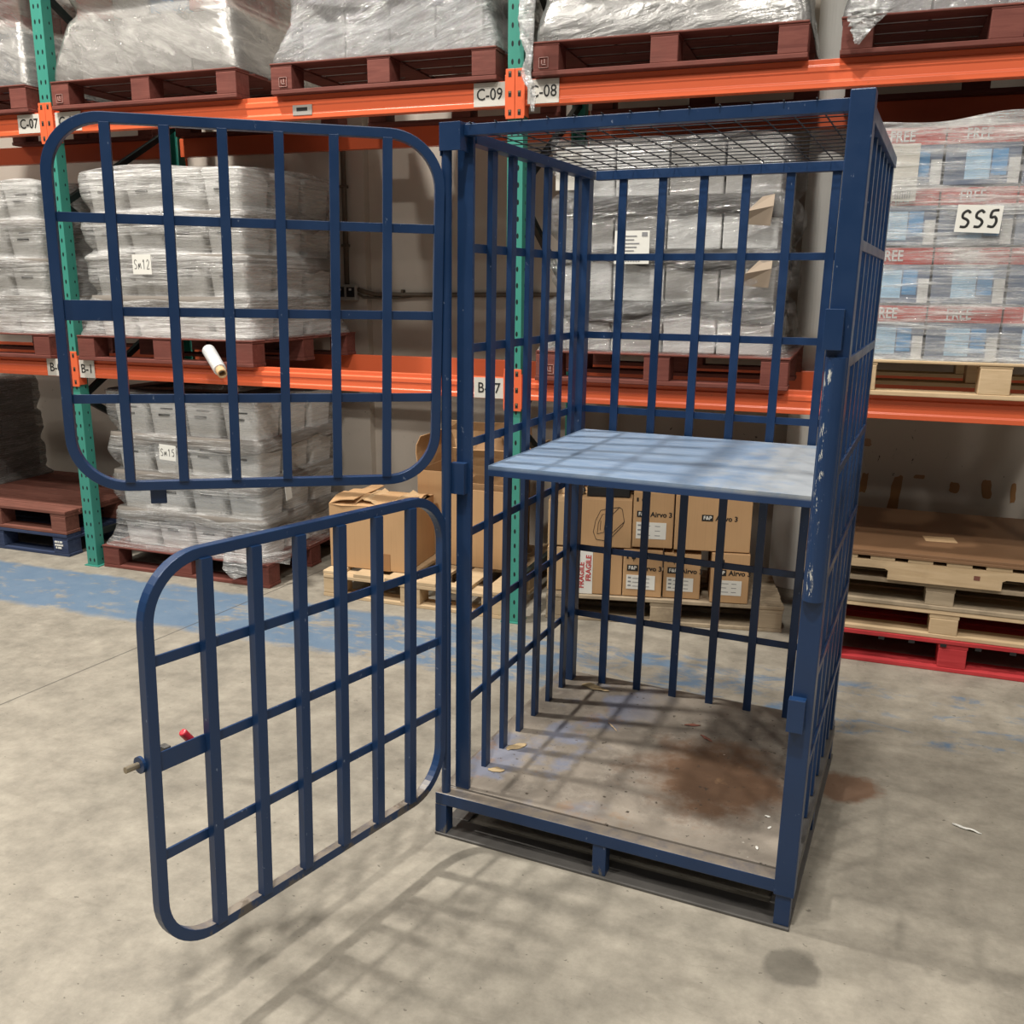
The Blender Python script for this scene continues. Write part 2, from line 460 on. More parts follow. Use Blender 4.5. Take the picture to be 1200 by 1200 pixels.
# ------------------------------------------------------------------ setting
YR = 4.321           # front plane of the racks
YW = 5.75            # wall
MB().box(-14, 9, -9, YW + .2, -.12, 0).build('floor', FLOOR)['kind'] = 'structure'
MB().box(-14, 9, YW, YW + .2, 0, 8.2).build('wall_back', WALL)['kind'] = 'structure'
MB().box(-3.80, -3.10, YW - .07, YW, 0, 5.0).build('trim_1', WALL)['kind'] = 'structure'

pil = thing('pillar', 'round white pillar standing against the wall behind the racks', 'pillar', (-.225, 5.585, 0))
m = MB(); m.cyl((0, 0, 0), (0, 0, 5.5), .105, 40); m.build('shaft', COLUMN, pil, smooth=False, bevel=.002)
m = MB(); m.cyl((0, 0, 0), (0, 0, .58), .15, 40, .148); m.cyl((0, 0, .58), (0, 0, .72), .148, 40, .106); m.build('base_sleeve', COLUMN, pil)

so = thing('wall_socket', 'grey metal double wall socket below the upright conduit', 'wall socket', (-3.233, YW - .07, 1.655))
MB().box(-.078, .078, -.048, 0, -.052, .052).build('back_box', SOCKET, so, bevel=.006)
m = MB()
for cx in (-.038, .038): m.box(cx - .03, cx + .03, -.051, -.047, -.03, .035)
m.build('socket_face', BLACKP, so, bevel=.002)
m = MB()
for cx in (-.038, .038): m.box(cx - .009, cx + .009, -.055, -.05, .012, .026)
m.build('switch', PAPER, so)
cnd = thing('cable_conduit', 'brown upright cable conduit running down the wall to the socket', 'conduit', (-3.235, YW - .07, 1.707))
m = MB(); m.cyl((0, -.02, 0), (0, -.02, 1.6), .017, 12); m.build('pipe', CONDUIT, cnd, smooth=True)
for z in (.25, .62, 1.1):
    MB().box(-.024, .024, -.041, 0, z - .009, z + .009).build('clip', CONDUIT, cnd, bevel=.003)
cnd = thing('cable_conduit', 'dark level cable conduit running along the wall to the right of the socket', 'conduit', (-3.155, YW, 1.655))
m = MB(); m.tube([(.0, -.085, .02), (.05, -.085, .005), (.1, -.03, -.012), (.6, -.02, -.01), (1.3, -.02, .0), (2.2, -.02, .005), (2.76, -.02, .0)], .015, 10)
m.build('cable', CONDUIT, cnd, smooth=True)
m = MB(); m.tube([(.0, -.085, -.01), (.04, -.085, -.03), (.12, -.03, -.035), (.3, -.02, -.03), (.42, -.02, -.012)], .008, 8)
m.build('cable', CONDUIT, cnd, smooth=True)
for x in (.3, .75, 1.2, 1.7, 2.3):
    MB().box(x - .008, x + .008, -.04, 0, -.024, .022).build('clip', CONDUIT, cnd, bevel=.003)
cnd = thing('cable_conduit', 'dark level cable conduit on the wall right of the white pillar', 'conduit', (-.08, YW, 1.66))
m = MB(); m.tube([(0, -.02, 0), (1.2, -.02, .005), (2.5, -.02, 0)], .015, 10); m.build('cable', CONDUIT, cnd, smooth=True)

# torn patches of tape left on the wall at the right
for (x, z, w, h, sk, lb) in ((.115, .60, .04, .12, .1, 'narrow brown tape scrap on the wall, leftmost of the row'), (.29, .53, .055, .24, .12, 'tall brown strip of tape on the wall above the hardboard'),
        (.41, .66, .06, .022, 0, 'short flat brown tape scrap on the wall beside the tall strip'), (.60, .61, .05, .06, 0, 'ragged brown tape patch in the middle of the wall row'),
        (.765, .615, .05, .10, -.15, 'tapered brown tape patch on the wall, second from the right edge'), (.90, .60, .028, .11, -.05, 'thin brown tape patch on the wall at the right edge'), (.10, .84, .07, .045, 0, 'small brown square of tape on the wall beside the blue cage, uppermost')):
    m = MB(); pts = []
    for k in range(14):
        t = 2 * PI * k / 14; ca, sa = math.cos(t), math.sin(t)
        e = 1 / max(abs(ca), abs(sa)) * (.88 + random.random() * .24)
        pts.append((x + ca * e * w / 2 + sk * sa * h / 2, z + sa * e * h / 2))
    vs = [(a, YW - .002, b) for a, b in pts] + [(a, YW + .0015, b) for a, b in pts]
    m.add(vs, [tuple(range(14)), tuple(range(27, 13, -1))] + [(k, (k + 1) % 14, 14 + (k + 1) % 14, 14 + k) for k in range(14)])
    tag(m.build('tape_scrap', TAPE), lb, 'tape', 'tape scraps left on the wall')

# -------------------------------------------------------------------- racks
RD = 1.10
def rack_frame(x, label):
    f = thing('rack_upright_frame', label, 'rack upright', (x, YR, 0), 0, 'green rack frames')
    H = 4.2
    for y0, s in ((0, 1), (RD, -1)):
        m = MB()
        prof = [(-.038, .068), (-.038, .0), (.038, .0), (.038, .068), (.030, .068), (.030, .006), (-.030, .006), (-.030, .068)]
        vs = [(px, y0 + s * py if y0 else py, z) for z in (.006, H) for px, py in prof]
        m.add(vs, [(k, (k + 1) % 8, 8 + (k + 1) % 8, 8 + k) for k in range(8)] + [(0, 1, 6, 7), (1, 2, 5, 6), (2, 3, 4, 5), (8, 9, 14, 15), (9, 10, 13, 14), (10, 11, 12, 13)])
        m.build('upright', GREEN, f)
        MB().box(-.055, .055, y0 - .012 if not y0 else y0 - .088, y0 + .088 if not y0 else y0 + .012, 0, .006).build('base_plate', GREEN, f)
    z = .49; k = 1
    while z < 3.6:
        a, b = (.05, RD - .05) if k % 2 == 0 else (RD - .05, .05)
        MB().bar((0, a, z), (0, b, z + .55), .03, .035).build('brace', DGREEN, f, bevel=.002)
        k += 1; z += .55
    for z in (.20, 3.70):
        MB().bar((0, .05, z), (0, RD - .05, z), .03, .035).build('brace', DGREEN, f, bevel=.002)
    return f
rack_frame(-4.322, 'green perforated rack frame behind the left edge of the open upper door')
rack_frame(-1.563, 'green perforated rack frame seen behind the middle of the picture through the cage')
rack_frame(1.225, 'green perforated rack frame at the right end of the right bay')

def beam(x0, x1, zb, zt, rear, label, signs=(), tags=(), conn=(1, 1)):
    y0 = YR + RD - .055 if rear else YR + .002
    b = thing('rack_beam', label, 'rack beam', ((x0 + x1) / 2, y0, zb), 0, 'orange rack beams')
    h = zt - zb; L = (x1 - x0) / 2
    prof = [(0, 0), (0, h * .20), (.006, h * .26), (.006, h * .52), (.002, h * .58), (.002, h * .76), (.012, h * .80), (.012, h), (.05, h), (.05, 0)]
    if rear: prof = [(.05 - y, z) for y, z in prof][::-1]
    MB().extrude_x(prof, -L, L).build('beam', ORANGE, b, bevel=.0025)
    for s, on in zip((-1, 1), conn):
        if not on: continue
        xc = s * (L + .022)
        yf = -.012 if not rear else .06
        cp = MB()
        cp.box(xc - .022, xc + .022, yf, yf + .008, -.055, h + .045)
        cp.box(s * L - .003, s * L + .003, yf, .05, -.045, h + .02)
        cpo = cp.build('connector_plate', ORANGE, b, bevel=.0015)
        if not rear:
            m = MB()
            for zc in (-.028, h * .45, h + .022): m.box(xc - .008, xc + .006, yf - .001, yf + .001, zc - .012, zc + .012)
            m.build('slot', DARK, cpo)
            m = MB()
            for zc in (-.022, h * .45 + .008, h + .03): m.box(xc - .005, xc + .004, yf - .002, yf + .001, zc - .004, zc + .005)
            m.build('hook', STEEL, cpo)
    for (x, w, hh, txt) in signs:
        xl = x - (x0 + x1) / 2
        pl = MB().box(xl - w / 2, xl + w / 2, -.0025, .0, h * .5 - hh / 2, h * .5 + hh / 2).build('location_label', LABELP, b)
        pl['label'] = 'cream shelf location label'
        lettering(txt, .072, xl, -.0035, h * .5 - .002, pl, INK, squash=.9, bold=.0003)
    for (x, z) in tags:
        xl = x - (x0 + x1) / 2
        tp = MB().box(xl - .055, xl + .055, -.003, .004, z - zb - .024, z - zb + .024).build('rating_tag', SOCKET, b, bevel=.001)
        MB().box(xl - .032, xl + .03, -.004, -.0025, z - zb - .004, z - zb + .012).build('tag_slot', DARK, tp)
    return b
ZC, ZB = (2.5100, 2.6230), (1.1643, 1.2689)
beam(-7.03, -4.367, *ZC, False, 'upper front orange beam of the far left bay, lettered C-07', signs=((-4.455, .16, .098, 'C-07'),))
beam(-4.277, -1.608, *ZC, False, 'upper front orange beam of the middle bay, lettered C-09', signs=((-1.69, .158, .102, 'C-09'), (-4.175, .18, .098, 'C-10')), tags=((-2.69, 2.55),))
beam(-1.518, 1.18, *ZC, False, 'upper front orange beam of the right bay, its label half covered by torn film', signs=((-1.43, .15, .102, 'C-08'),))
beam(-7.03, -4.367, *ZB, False, 'lower front orange beam of the far left bay, above the stacked brown and blue pallets', signs=((-4.45, .13, .10, 'B-0'),))
beam(-4.277, -1.608, *ZB, False, 'lower front orange beam of the middle bay, with the film roll on it', signs=((-4.215, .11, .105, 'B-1'), (-1.69, .16, .10, 'B-07')))
beam(-1.518, 1.18, *ZB, False, 'lower front orange beam of the right bay, above the brown printed cartons')
beam(-7.03, -4.367, *ZC, True, 'upper rear orange beam of the far left bay, nearest the wall')
beam(-4.277, -1.608, *ZC, True, 'upper rear orange beam of the middle bay, nearest the wall')
beam(-1.518, 1.18, *ZC, True, 'upper rear orange beam of the right bay, nearest the wall')
beam(-7.03, -4.367, *ZB, True, 'lower rear orange beam of the far left bay, nearest the wall')
beam(-4.277, -1.608, *ZB, True, 'lower rear orange beam of the middle bay, nearest the wall')
beam(-1.518, 1.18, *ZB, True, 'lower rear orange beam of the right bay, nearest the wall')

# ------------------------------------------------------------------ pallets
def pallet(label, loc, w, d, h, mat, rz=0., along='x', nb=7, blockw=.125, group='wooden pallets', notch=False, mark=None, bottom=True, tt=.020):
    """front edge along local x, origin at front-left floor corner"""
    p = thing('pallet', label, 'pallet', loc, rz, group)
    tb = .020; bh = h - tb - 2 * tt
    z1 = tb if bottom else 0
    xs = [(0, blockw), (w / 2 - blockw / 2, w / 2 + blockw / 2), (w - blockw, w)]
    ys = [(0, .12), (d / 2 - .06, d / 2 + .06), (d - .12, d)]
    first = None
    for i, (xa, xb) in enumerate(xs):
        for j, (ya, yb) in enumerate(ys):
            a = .003
            MB().box(xa + a, xb - a, ya + a, yb - a, z1, z1 + bh).build('block', mat, p, bevel=.003)
    if bottom:
        for ya, yb in ys: MB().box(0, w, ya + random.uniform(-.004, .004), yb, 0, tb).build('bottom_board', mat, p, bevel=.003)
    zs = z1 + bh
    if along == 'x':
        for xa, xb in xs: MB().box(xa, xb, .004, d - .004, zs, zs + tt).build('stringer_board', mat, p, bevel=.003)
        step = (d - .12) / (nb - 1)
        for k in range(nb):
            j = random.uniform(-.004, .004)
            MB().box(j, w + j, k * step, k * step + min(.12, step - .012), zs + tt, h).build('deck_board', mat, p, bevel=.003)
    else:
        for ya, yb in ys: MB().box(.004, w - .004, ya, yb, zs, zs + tt).build('stringer_board', mat, p, bevel=.003)
        step = (w - .11) / (nb - 1)
        for k in range(nb):
            j = random.uniform(-.005, .005)
            MB().box(k * step, k * step + min(.11, step - .012), j, d + j, zs + tt, h).build('deck_board', mat, p, bevel=.003)
    if mark:
        mk = MB()
        x0 = mark
        for (a, b, c, e) in ((0, .045, 0, .002), (0, .045, .043, .045), (0, .002, 0, .045), (.043, .045, 0, .045), (.012, .033, .012, .016), (.012, .016, .012, .034), (.025, .03, .02, .036)):
            mk.box(x0 + a, x0 + b, -.001, .002, z1 + .012 + c, z1 + .012 + e)
        q = mk.build('stamp', m_stamp, p); q['label'] = 'pale stamped square mark'
    return p
m_stamp = m_plain('pale_stamp', (.42, .25, .22), .8)

PF = YR - .035    # fronts of racked pallets overhang the beam a little
PH = .142
zC, zB = ZC[1], ZB[1]
pallet('red pallet on the upper beam of the far left bay, cut by the photo edge', (-5.62, PF, zC), 1.2, 1.12, PH, REDW, tt=.009, group='red pallets on the racks')
pallet('red pallet on the upper beam under the grey film tent of coloured cartons', (-4.245, PF, zC), 1.2, 1.12, PH, REDW, tt=.009, mark=.035, group='red pallets on the racks')
pallet('red pallet on the upper beam left of the middle upright, under the crinkled silver load', (-2.845, PF, zC), 1.2, 1.12, PH, REDW, tt=.009, mark=.05, group='red pallets on the racks')
pallet('red pallet on the upper beam above the mesh roof of the cage', (-1.472, PF, zC), 1.185, 1.12, PH, REDW, tt=.009, mark=.03, group='red pallets on the racks')
pallet('red pallet on the upper beam at the top right corner', (-.165, PF, zC), 1.2, 1.12, PH, REDW, tt=.009, group='red pallets on the racks')
pallet('red pallet on the lower beam of the far left bay, below the pale tubs', (-5.645, PF, zB), 1.2, 1.12, PH, REDW, tt=.009, group='red pallets on the racks')
pallet('red pallet on the lower beam under the load marked SM12', (-4.238, PF, zB), 1.2, 1.12, PH, REDW, tt=.009, group='red pallets on the racks')
pallet('red pallet on the lower beam seen through the back of the cage', (-1.44, PF, zB), 1.175, 1.12, PH, REDW, tt=.009, group='red pallets on the racks', mark=.05)
pallet('unpainted pale pallet on the lower beam under the load marked SS5', (-.03, PF, zB), 1.16, 1.12, .15, PINE, tt=.012)
pallet('blue painted pallet on the floor at the left edge under a brown one', (-5.80, 4.41, 0), 1.2, 1.0, .145, NAVYW)
bp = [o for o in COL.objects if o.get('label', '').startswith('blue painted pallet')][0]
m = MB()
for r_, (z, segs) in enumerate(((.088, ((0, .022), (.027, .036), (.042, .06))), (.068, ((0, .012), (.015, .03), (.033, .047), (.05, .064))), (.05, ((.006, .016), (.024, .05))))):
    for a, b in segs: m.box(1.095 + a, 1.095 + b, -.001, .004, z, z + .011)
m.build('stencil_marks', PAPER, bp)
pallet('brown pallet with a closed deck lying on the blue pallet at the left edge', (-5.80, 4.41, .147), 1.2, 1.02, .15, BROWNW, nb=8)
pallet('red pallet on the floor under the load marked SM15', (-4.25, 4.335, 0), 1.2, 1.02, .14, REDW, tt=.010)
pallet('new pale pallet on the floor under the opened brown boxes', (-2.70, 4.345, 0), 1.08, 1.0, .15, PINE, along='y', nb=6)
F3A = math.atan2(.21, 1.12)
pallet('weathered grey pallet on the floor behind the cage under the printed cartons', (-1.42, 4.455, 0), 1.215, .62, .14, GREYW, rz=F3A)
# stack at the right
pr = pallet('bright red pallet at the bottom of the right stack', (-.06, 4.44, 0), 1.2, 1.0, .152, BRIGHTR)
for x in (.28, .41, .545, .69, .83):
    MB().box(x, x + .026, -.0025, .003, .120, .134).build('notch', DARK, pr)
pallet('plain wooden pallet lying straight on the bright red one', (-.10, 4.45, .153), 1.18, 1.0, .135, PINE)
pallet('plain wooden pallet lying third from the floor in the right stack', (-.14, 4.45, .289), 1.2, 1.0, .125, GREYW)
tp = thing('pallet', 'pale pallet with notched side beams on top of the right stack', 'pallet', (-.17, 4.43, .415), 0, 'wooden pallets')
for y in (0, .48, .95):
    pts = [(0, .088), (1.22, .088), (1.22, .0), (1.20, .0), (1.20, .042), (1.185, .05), (.885, .05), (.87, .042), (.87, 0), (.40, 0), (.40, .042), (.385, .05), (.06, .05), (.045, .042), (.045, 0), (0, 0)]
    m = MB(); n = len(pts)
    m.add([(a, y, b) for a, b in pts] + [(a, y + .04, b) for a, b in pts], [tuple(range(n)), tuple(range(2 * n - 1, n - 1, -1))] + [(k, (k + 1) % n, n + (k + 1) % n, n + k) for k in range(n)])
    m.build('stringer_beam', PINE, tp)
for k in range(8):
    MB().box(.0 + k * .16, .0 + k * .16 + .105, 0, .99, .088, .106).build('deck_board', PINE, tp, bevel=.002)
MB().box(.755, .78, -.001, .001, .038, .058).build('knot', BROWNW, tp)
hb = MB().box(-.15, 1.10, 4.425, 5.30, .5215, .5335).build('hardboard_sheet', [HARDB], bevel=.001)
tag(hb, 'wide brown hardboard sheet lying on top of the pallet stack at the right', 'board')
sh2 = MB().box(-.14, 1.09, 4.432, 5.36, .534, .546).build('hardboard_sheet', HARDB, bevel=.001)
tag(sh2, 'upper brown hardboard sheet reaching back to the wall at the right', 'board')
pp = MB().box(-.07, .07, -.05, .05, 0, .001).build('paper_sheet', CARD2)
pp.location = (.46, 4.75, .5465); pp.rotation_euler = (0, 0, .1)
tag(pp, 'pale piece of card lying on the brown hardboard', 'card')

# -------------------------------------------------------------- wrapped loads
def film_shell(w, d, h, inset, lh, flare_h, seed, amp=.012, dip=.03, topin=.0, rows=84, cols=168, over=.01, corner=.05, pull=0.0, top=True):
    """wrapped outline of a load: bulges at every layer, skirt out to the pallet edges"""
    m = MB(); vs = []
    ex = 26.0
    def rect(t, hw, hd, r):
        # perimeter of a rounded rectangle, t in 0..1
        ang = 2 * PI * t
        c, s = math.cos(ang), math.sin(ang); e = ex
        q = (abs(c) ** e + abs(s) ** e) ** (-1 / e)
        return c * q * hw, s * q * hd
    for i in range(rows + 1):
        v = i / rows; z = v * h
        fl = max(0, 1 - z / flare_h) if flare_h else 0
        fl = fl * fl * (3 - 2 * fl)
        ph = (z / lh + mnoise.noise(Vector((seed, 3.3, i * .0))) * 0 - .09) % 1.0
        g = -dip * math.exp(-((ph / .22) ** 2 if ph < .5 else ((1 - ph) / .10) ** 2)) * (1 - fl) * (0 if z > h * .97 else 1)
        tp = topin * max(0, (v - .9) / .1) ** 2
        for k in range(cols):
            t = k / cols
            hw = w / 2 + over - inset * (1 - fl) + g - tp; hd = d / 2 + over - inset * (1 - fl) + g - tp
            x, y = rect(t, hw, hd, corner)
            P = Vector((x * 2.2 + seed, y * 2.2 + seed * .37, z * 9))
            nz = mnoise.noise(P) * amp + mnoise.noise(P * 2.7) * amp * .55 + mnoise.noise(Vector((x * 9, y * 9, z * 40 + seed))) * amp * .22
            nz *= (1 - .75 * fl)
            # slanting pulls at the corners
            cr = min(1, (abs(x) / hw) * (abs(y) / hd))
            if pull: nz += pull * cr ** 6 * mnoise.noise(Vector((seed, z * 7, x + y)))
            L = math.hypot(x, y)
            dz = mnoise.noise(Vector((x * 3 + seed, y * 3, z * 4))) * .034 * (1 - fl)
            vs.append((x + x / L * nz, y + y / L * nz, max(0, z + dz) if i else .0))
    fs = [(i * cols + k, i * cols + (k + 1) % cols, (i + 1) * cols + (k + 1) % cols, (i + 1) * cols + k) for i in range(rows) for k in range(cols)]
    if top:
        b = len(vs)
        last = vs[rows * cols:]
        for q in (.8, .5, .2):
            for k in range(cols):
                x, y, z = last[k]
                vs.append((x * q, y * q, h + mnoise.noise(Vector((x * q * 4, y * q * 4, seed))) * .02))
        for i in range(3):
            o0 = rows * cols if i == 0 else b + (i - 1) * cols
            o1 = b + i * cols
            fs += [(o0 + k, o0 + (k + 1) % cols, o1 + (k + 1) % cols, o1 + k) for k in range(cols)]
        fs.append(tuple(b + 2 * cols + k for k in range(cols)))
    m.add(vs, fs)
    return m

def tub_mesh(w, d, h):
    m = MB()
    def rr(hw, hd, z, n=5, r=.03):
        out = []
        for cx, cy, a0 in ((1, 1, 0), (-1, 1, 1), (-1, -1, 2), (1, -1, 3)):
            for k in range(n):
                t = (a0 + k / (n - 1)) * PI / 2
                out.append((cx * (hw - r) + r * math.cos(t), cy * (hd - r) + r * math.sin(t), z))
        return out
    secs = [(.86, 0), (.955, h * .80), (1.0, h * .81), (1.0, h * .97), (.97, h * .985), (.97, h)]
    vs = []
    for s, z in secs: vs += rr(w / 2 * s, d / 2 * s, z)
    n = 20; fs = []
    for i in range(len(secs) - 1):
        fs += [(i * n + k, i * n + (k + 1) % n, (i + 1) * n + (k + 1) % n, (i + 1) * n + k) for k in range(n)]
    fs += [tuple(range(n - 1, -1, -1)), tuple(range((len(secs) - 1) * n, len(secs) * n))]
    m.add(vs, fs)
    m.cur = 1
    m.box(-w * .17, w * .15, -d / 2 * .965, -d / 2 * .90, h * .48, h * .53)     # printed line on the front
    m.box(-w * .10, w * .25, -d / 2 * .965, -d / 2 * .90, h * .66, h * .69)
    return m

def perimeter_cells(nx, ny):
    return [(i, j) for j in range(ny) for i in range(nx) if j == 0 or i in (0, nx - 1)]

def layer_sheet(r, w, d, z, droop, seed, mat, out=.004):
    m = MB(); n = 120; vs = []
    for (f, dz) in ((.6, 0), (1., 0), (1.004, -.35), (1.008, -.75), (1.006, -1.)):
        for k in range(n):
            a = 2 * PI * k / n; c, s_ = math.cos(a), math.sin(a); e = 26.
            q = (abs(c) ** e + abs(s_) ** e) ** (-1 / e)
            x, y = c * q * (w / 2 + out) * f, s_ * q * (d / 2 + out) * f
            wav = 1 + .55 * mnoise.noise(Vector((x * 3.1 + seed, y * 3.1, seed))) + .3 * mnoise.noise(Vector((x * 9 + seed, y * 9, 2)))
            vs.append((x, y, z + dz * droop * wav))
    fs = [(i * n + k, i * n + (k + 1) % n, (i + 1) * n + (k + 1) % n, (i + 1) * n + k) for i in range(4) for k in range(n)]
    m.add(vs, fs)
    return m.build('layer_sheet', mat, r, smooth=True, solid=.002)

def load_tubs(name, label, loc, w, d, h, nl, film, seed, inset=.03, sign=None, group=None, dip=.035, nx=4, ny=3, amp=.012, mat=TUB, cell=.955):
    r = thing(name, label, 'wrapped load', loc, 0, group)
    g = inset + .014; cw = (w - 2 * g) / nx; cdp = (d - 2 * g) / ny; lh = h / nl
    me = tub_mesh(cw * cell, cdp * cell, lh * .985).mesh('tub', [mat, INK])
    first = None
    for l in range(nl):
        for (i, j) in perimeter_cells(nx, ny):
            p = (-w / 2 + g + cw * (i + .5), -d / 2 + g + cdp * (j + .5), l * lh)
            if first is None:
                first = bpy.data.objects.new('tub', me); link(first, r); first.location = p
            else: dup(first, r, p)
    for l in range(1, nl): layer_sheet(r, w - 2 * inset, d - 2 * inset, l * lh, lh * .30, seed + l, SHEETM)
    film_shell(w, d, h + .012, inset, lh, .14, seed, amp, dip, .01, over=.016).build('stretch_film', film, r, smooth=True)
    return r

def load_boxes(name, label, loc, w, d, h, nl, film, seed, box_fn, inset=.03, nx=4, ny=3, flare=.14, dip=.02, amp=.012, pull=0., sheets=None, group=None, topin=.02, hb=None):
    r = thing(name, label, 'wrapped load', loc, 0, group)
    inset_g = inset + dip * .8 + amp * .6; cw = (w - 2 * inset_g) / nx; cdp = (d - 2 * inset_g) / ny; lh = (hb or h) / nl
    protos = {}
    for l in range(nl):
        for (i, j) in perimeter_cells(nx, ny):
            key, fn = box_fn(i, j, l)
            p = (-w / 2 + inset_g + cw * (i + .5), -d / 2 + inset_g + cdp * (j + .5), l * lh)
            if key not in protos:
                o = fn(cw * .965, cdp * .965, lh * .97, r); o.location = p; protos[key] = o
            else:
                o = dup(protos[key], r, p)
                for c in protos[key].children: dup(c, o)
    if sheets:
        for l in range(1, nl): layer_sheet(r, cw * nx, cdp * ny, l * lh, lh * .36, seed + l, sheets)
    film_shell(w, d, h + .012, inset, lh, flare, seed, amp, dip, topin, over=.012, pull=pull).build('stretch_film', film, r, smooth=True)
    return r

def carton(mat, name='carton'):
    def f(w, d, h, parent):
        return MB().box(-w / 2, w / 2, -d / 2, d / 2, 0, h).build(name, mat, parent, bevel=.006)
    return f

LD = 1.06     # depth of racked loads
LY = PF + .55
F_WHITE = m_film('stretch_film_milky', (.80, .79, .77), .03, .46, .22, (.9, .9, 24), 5., .7, 1.3, metal=.1, fold=.4, lines=60)
F_CLEAR = m_film('stretch_film_clear', (.82, .82, .80), .03, .64, .15, (1.0, 1.0, 16), 7., .6, 4.1, metal=.15)
F_SILV = m_film('stretch_film_silver', (.50, .505, .51), .55, .97, .15, (2.2, 2.2, 9), 9., .8, 7.7, .35, metal=.5, fold=.9)
F_SMOOTH = m_film('stretch_film_taut', (.30, .295, .285), .62, .97, .2, (1.2, 1.2, 4), 2.2, .3, 2.9, .25, metal=.45, fold=.35, lines=14, ridge=.15)
F_GREY = m_film('stretch_film_skirt', (.43, .415, .39), .50, .95, .22, (1.4, 1.4, 5), 2.5, .3, 5.3, -.4, metal=.4, fold=.35, lines=16, ridge=.2)
F_DARK = m_film('stretch_film_bands', (.80, .80, .80), .0, .50, .18, (1.1, 1.1, 9), 6., 1.3, 9.4, .14, metal=.6, fold=.8, lines=28)
SHEETK = m_plain('dull_cardboard', (.36, .285, .215), .8, .1, 6)
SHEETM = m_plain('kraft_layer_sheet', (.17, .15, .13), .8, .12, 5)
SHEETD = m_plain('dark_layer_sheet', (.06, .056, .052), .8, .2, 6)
F_TAIL = m_film('loose_film', (.80, .81, .81), .25, .8, .15, (5, 5, 5), 14., .7, 3.3)

# upper level
def c1box(i, j, l):
    key = (i + l) % 3 if l > 0 else 3
    mats = [BOXBL, BOXR, BOXW, BOXG]
    return key, carton(mats[key])
load_boxes('wrapped_load', 'grey film tent over red and blue cartons, upper beam right of the left upright', (-3.645, LY, zC + PH), 1.18, LD, .95, 3, F_GREY, 11.2, c1box, inset=.07, flare=.36, dip=.03, amp=.009, pull=.015, group='film wrapped loads on the upper beam')
load_boxes('wrapped_load', 'film wrapped red and grey load on the upper beam at the left photo edge', (-5.02, LY, zC + PH), 1.18, LD, .95, 3, F_GREY, 3.2, lambda i, j, l: ((i + l) % 2 + 10, carton([BOXR, BOXB][(i + l) % 2])), inset=.05, flare=.34, dip=.02, amp=.016, group='film wrapped loads on the upper beam')
load_boxes('wrapped_load', 'crinkled bright silver load on the upper beam, left of the middle upright', (-2.245, LY, zC + PH), 1.18, LD, .95, 3, F_SILV, 21.7, lambda i, j, l: (20, carton(BOXW)), inset=.07, flare=.22, dip=.02, amp=.03, pull=.02, group='film wrapped loads on the upper beam')
L3 = load_boxes('wrapped_load', 'smooth taut silver load on the upper beam above the cage', (-.88, LY, zC + PH), 1.165, LD, .95, 3, F_SMOOTH, 31.4, lambda i, j, l: (30, carton(BOXG)), inset=.05, flare=.30, dip=.02, amp=.02, group='film wrapped loads on the upper beam')
L4 = load_boxes('wrapped_load', 'film wrapped load on the upper beam at the top right photo corner', (.435, LY, zC + PH), 1.18, LD, .95, 3, F_SILV, 41.9, lambda i, j, l: (40, carton(BOXW)), inset=.03, flare=.18, dip=.015, amp=.014, group='film wrapped loads on the upper beam')

def film_tail(parent, pts, wid, seed, nx=9):
    """a crumpled ribbon of torn film following pts (local)"""
    rows = []; n = 40
    P = [Vector(p) for p in pts]
    for i in range(n):
        t = i / (n - 1) * (len(P) - 1); k = min(int(t), len(P) - 2); f = t - k
        c = P[k].lerp(P[k + 1], f); w = wid[k] * (1 - f) + wid[k + 1] * f
        row = []
        for j in range(nx):
            u = j / (nx - 1) - .5
            nz = mnoise.noise(Vector((u * 6, i * .45, seed)))
            n2 = mnoise.noise(Vector((u * 9 + 4, i * .8, seed + 9)))
            row.append((c.x + u * w + n2 * w * .12, c.y - abs(nz) * .03 - .002, c.z + n2 * .008))
        rows.append(row)
    m = MB(); m.sheet(rows)
    return m.build('film_tail', F_TAIL, parent, smooth=True, solid=.0012)
film_tail(L3, [(-.575, -.60, .30), (-.60, -.60, .16), (-.60, -.60, .02), (-.585, -.60, -.06), (-.60, -.605, -.14), (-.565, -.61, -.22), (-.565, -.61, -.30)], [.05, .075, .07, .03, .05, .035, .015], 3.1)
film_tail(L4, [(-.50, -.60, .10), (-.50, -.605, .0), (-.52, -.605, -.05), (-.535, -.605, -.12)], [.10, .17, .10, .015], 8.3)

# lower level
F_WHITE2 = m_film('stretch_film_milky_warm', (.79, .775, .755), .16, .66, .22, (.9, .9, 24), 5., .7, 6.3, metal=.1, fold=.4, lines=55)
ld = load_tubs('wrapped_load', 'milky wrapped stack of pale tubs at the left edge on the lower beam', (-5.045, LY, zB + PH), 1.17, LD, .86, 4, F_WHITE2, 5.5, group='wrapped stacks on the lower beam', dip=.03)
ld = load_tubs('wrapped_load', 'milky wrapped stack of pale tubs on the lower beam, noted SM12', (-3.638, LY, zB + PH), 1.16, LD, .90, 4, F_WHITE2, 15.1, inset=.045, group='wrapped stacks on the lower beam')
def note(parent, x, y, z, w, h, txt, cw, ch, r=.0025, rot=0., tilt=0.):
    pl = MB().box(x - w / 2, x + w / 2, y - .001, y, z - h / 2, z + h / 2, Matrix.Translation((x, y, z)) @ Matrix.Rotation(rot, 4, 'Y') @ Matrix.Translation((-x, -y, -z))).build('paper_note', PAPER, parent)
    hand(txt, cw, ch, x - cw * len(txt) / 2 * .95, y - .0015, z - ch / 2, pl, INK, r, tilt)
    return pl
note(ld, -.065, -.575, .395, .125, .105, 'SM12', .028, .05, .0018)

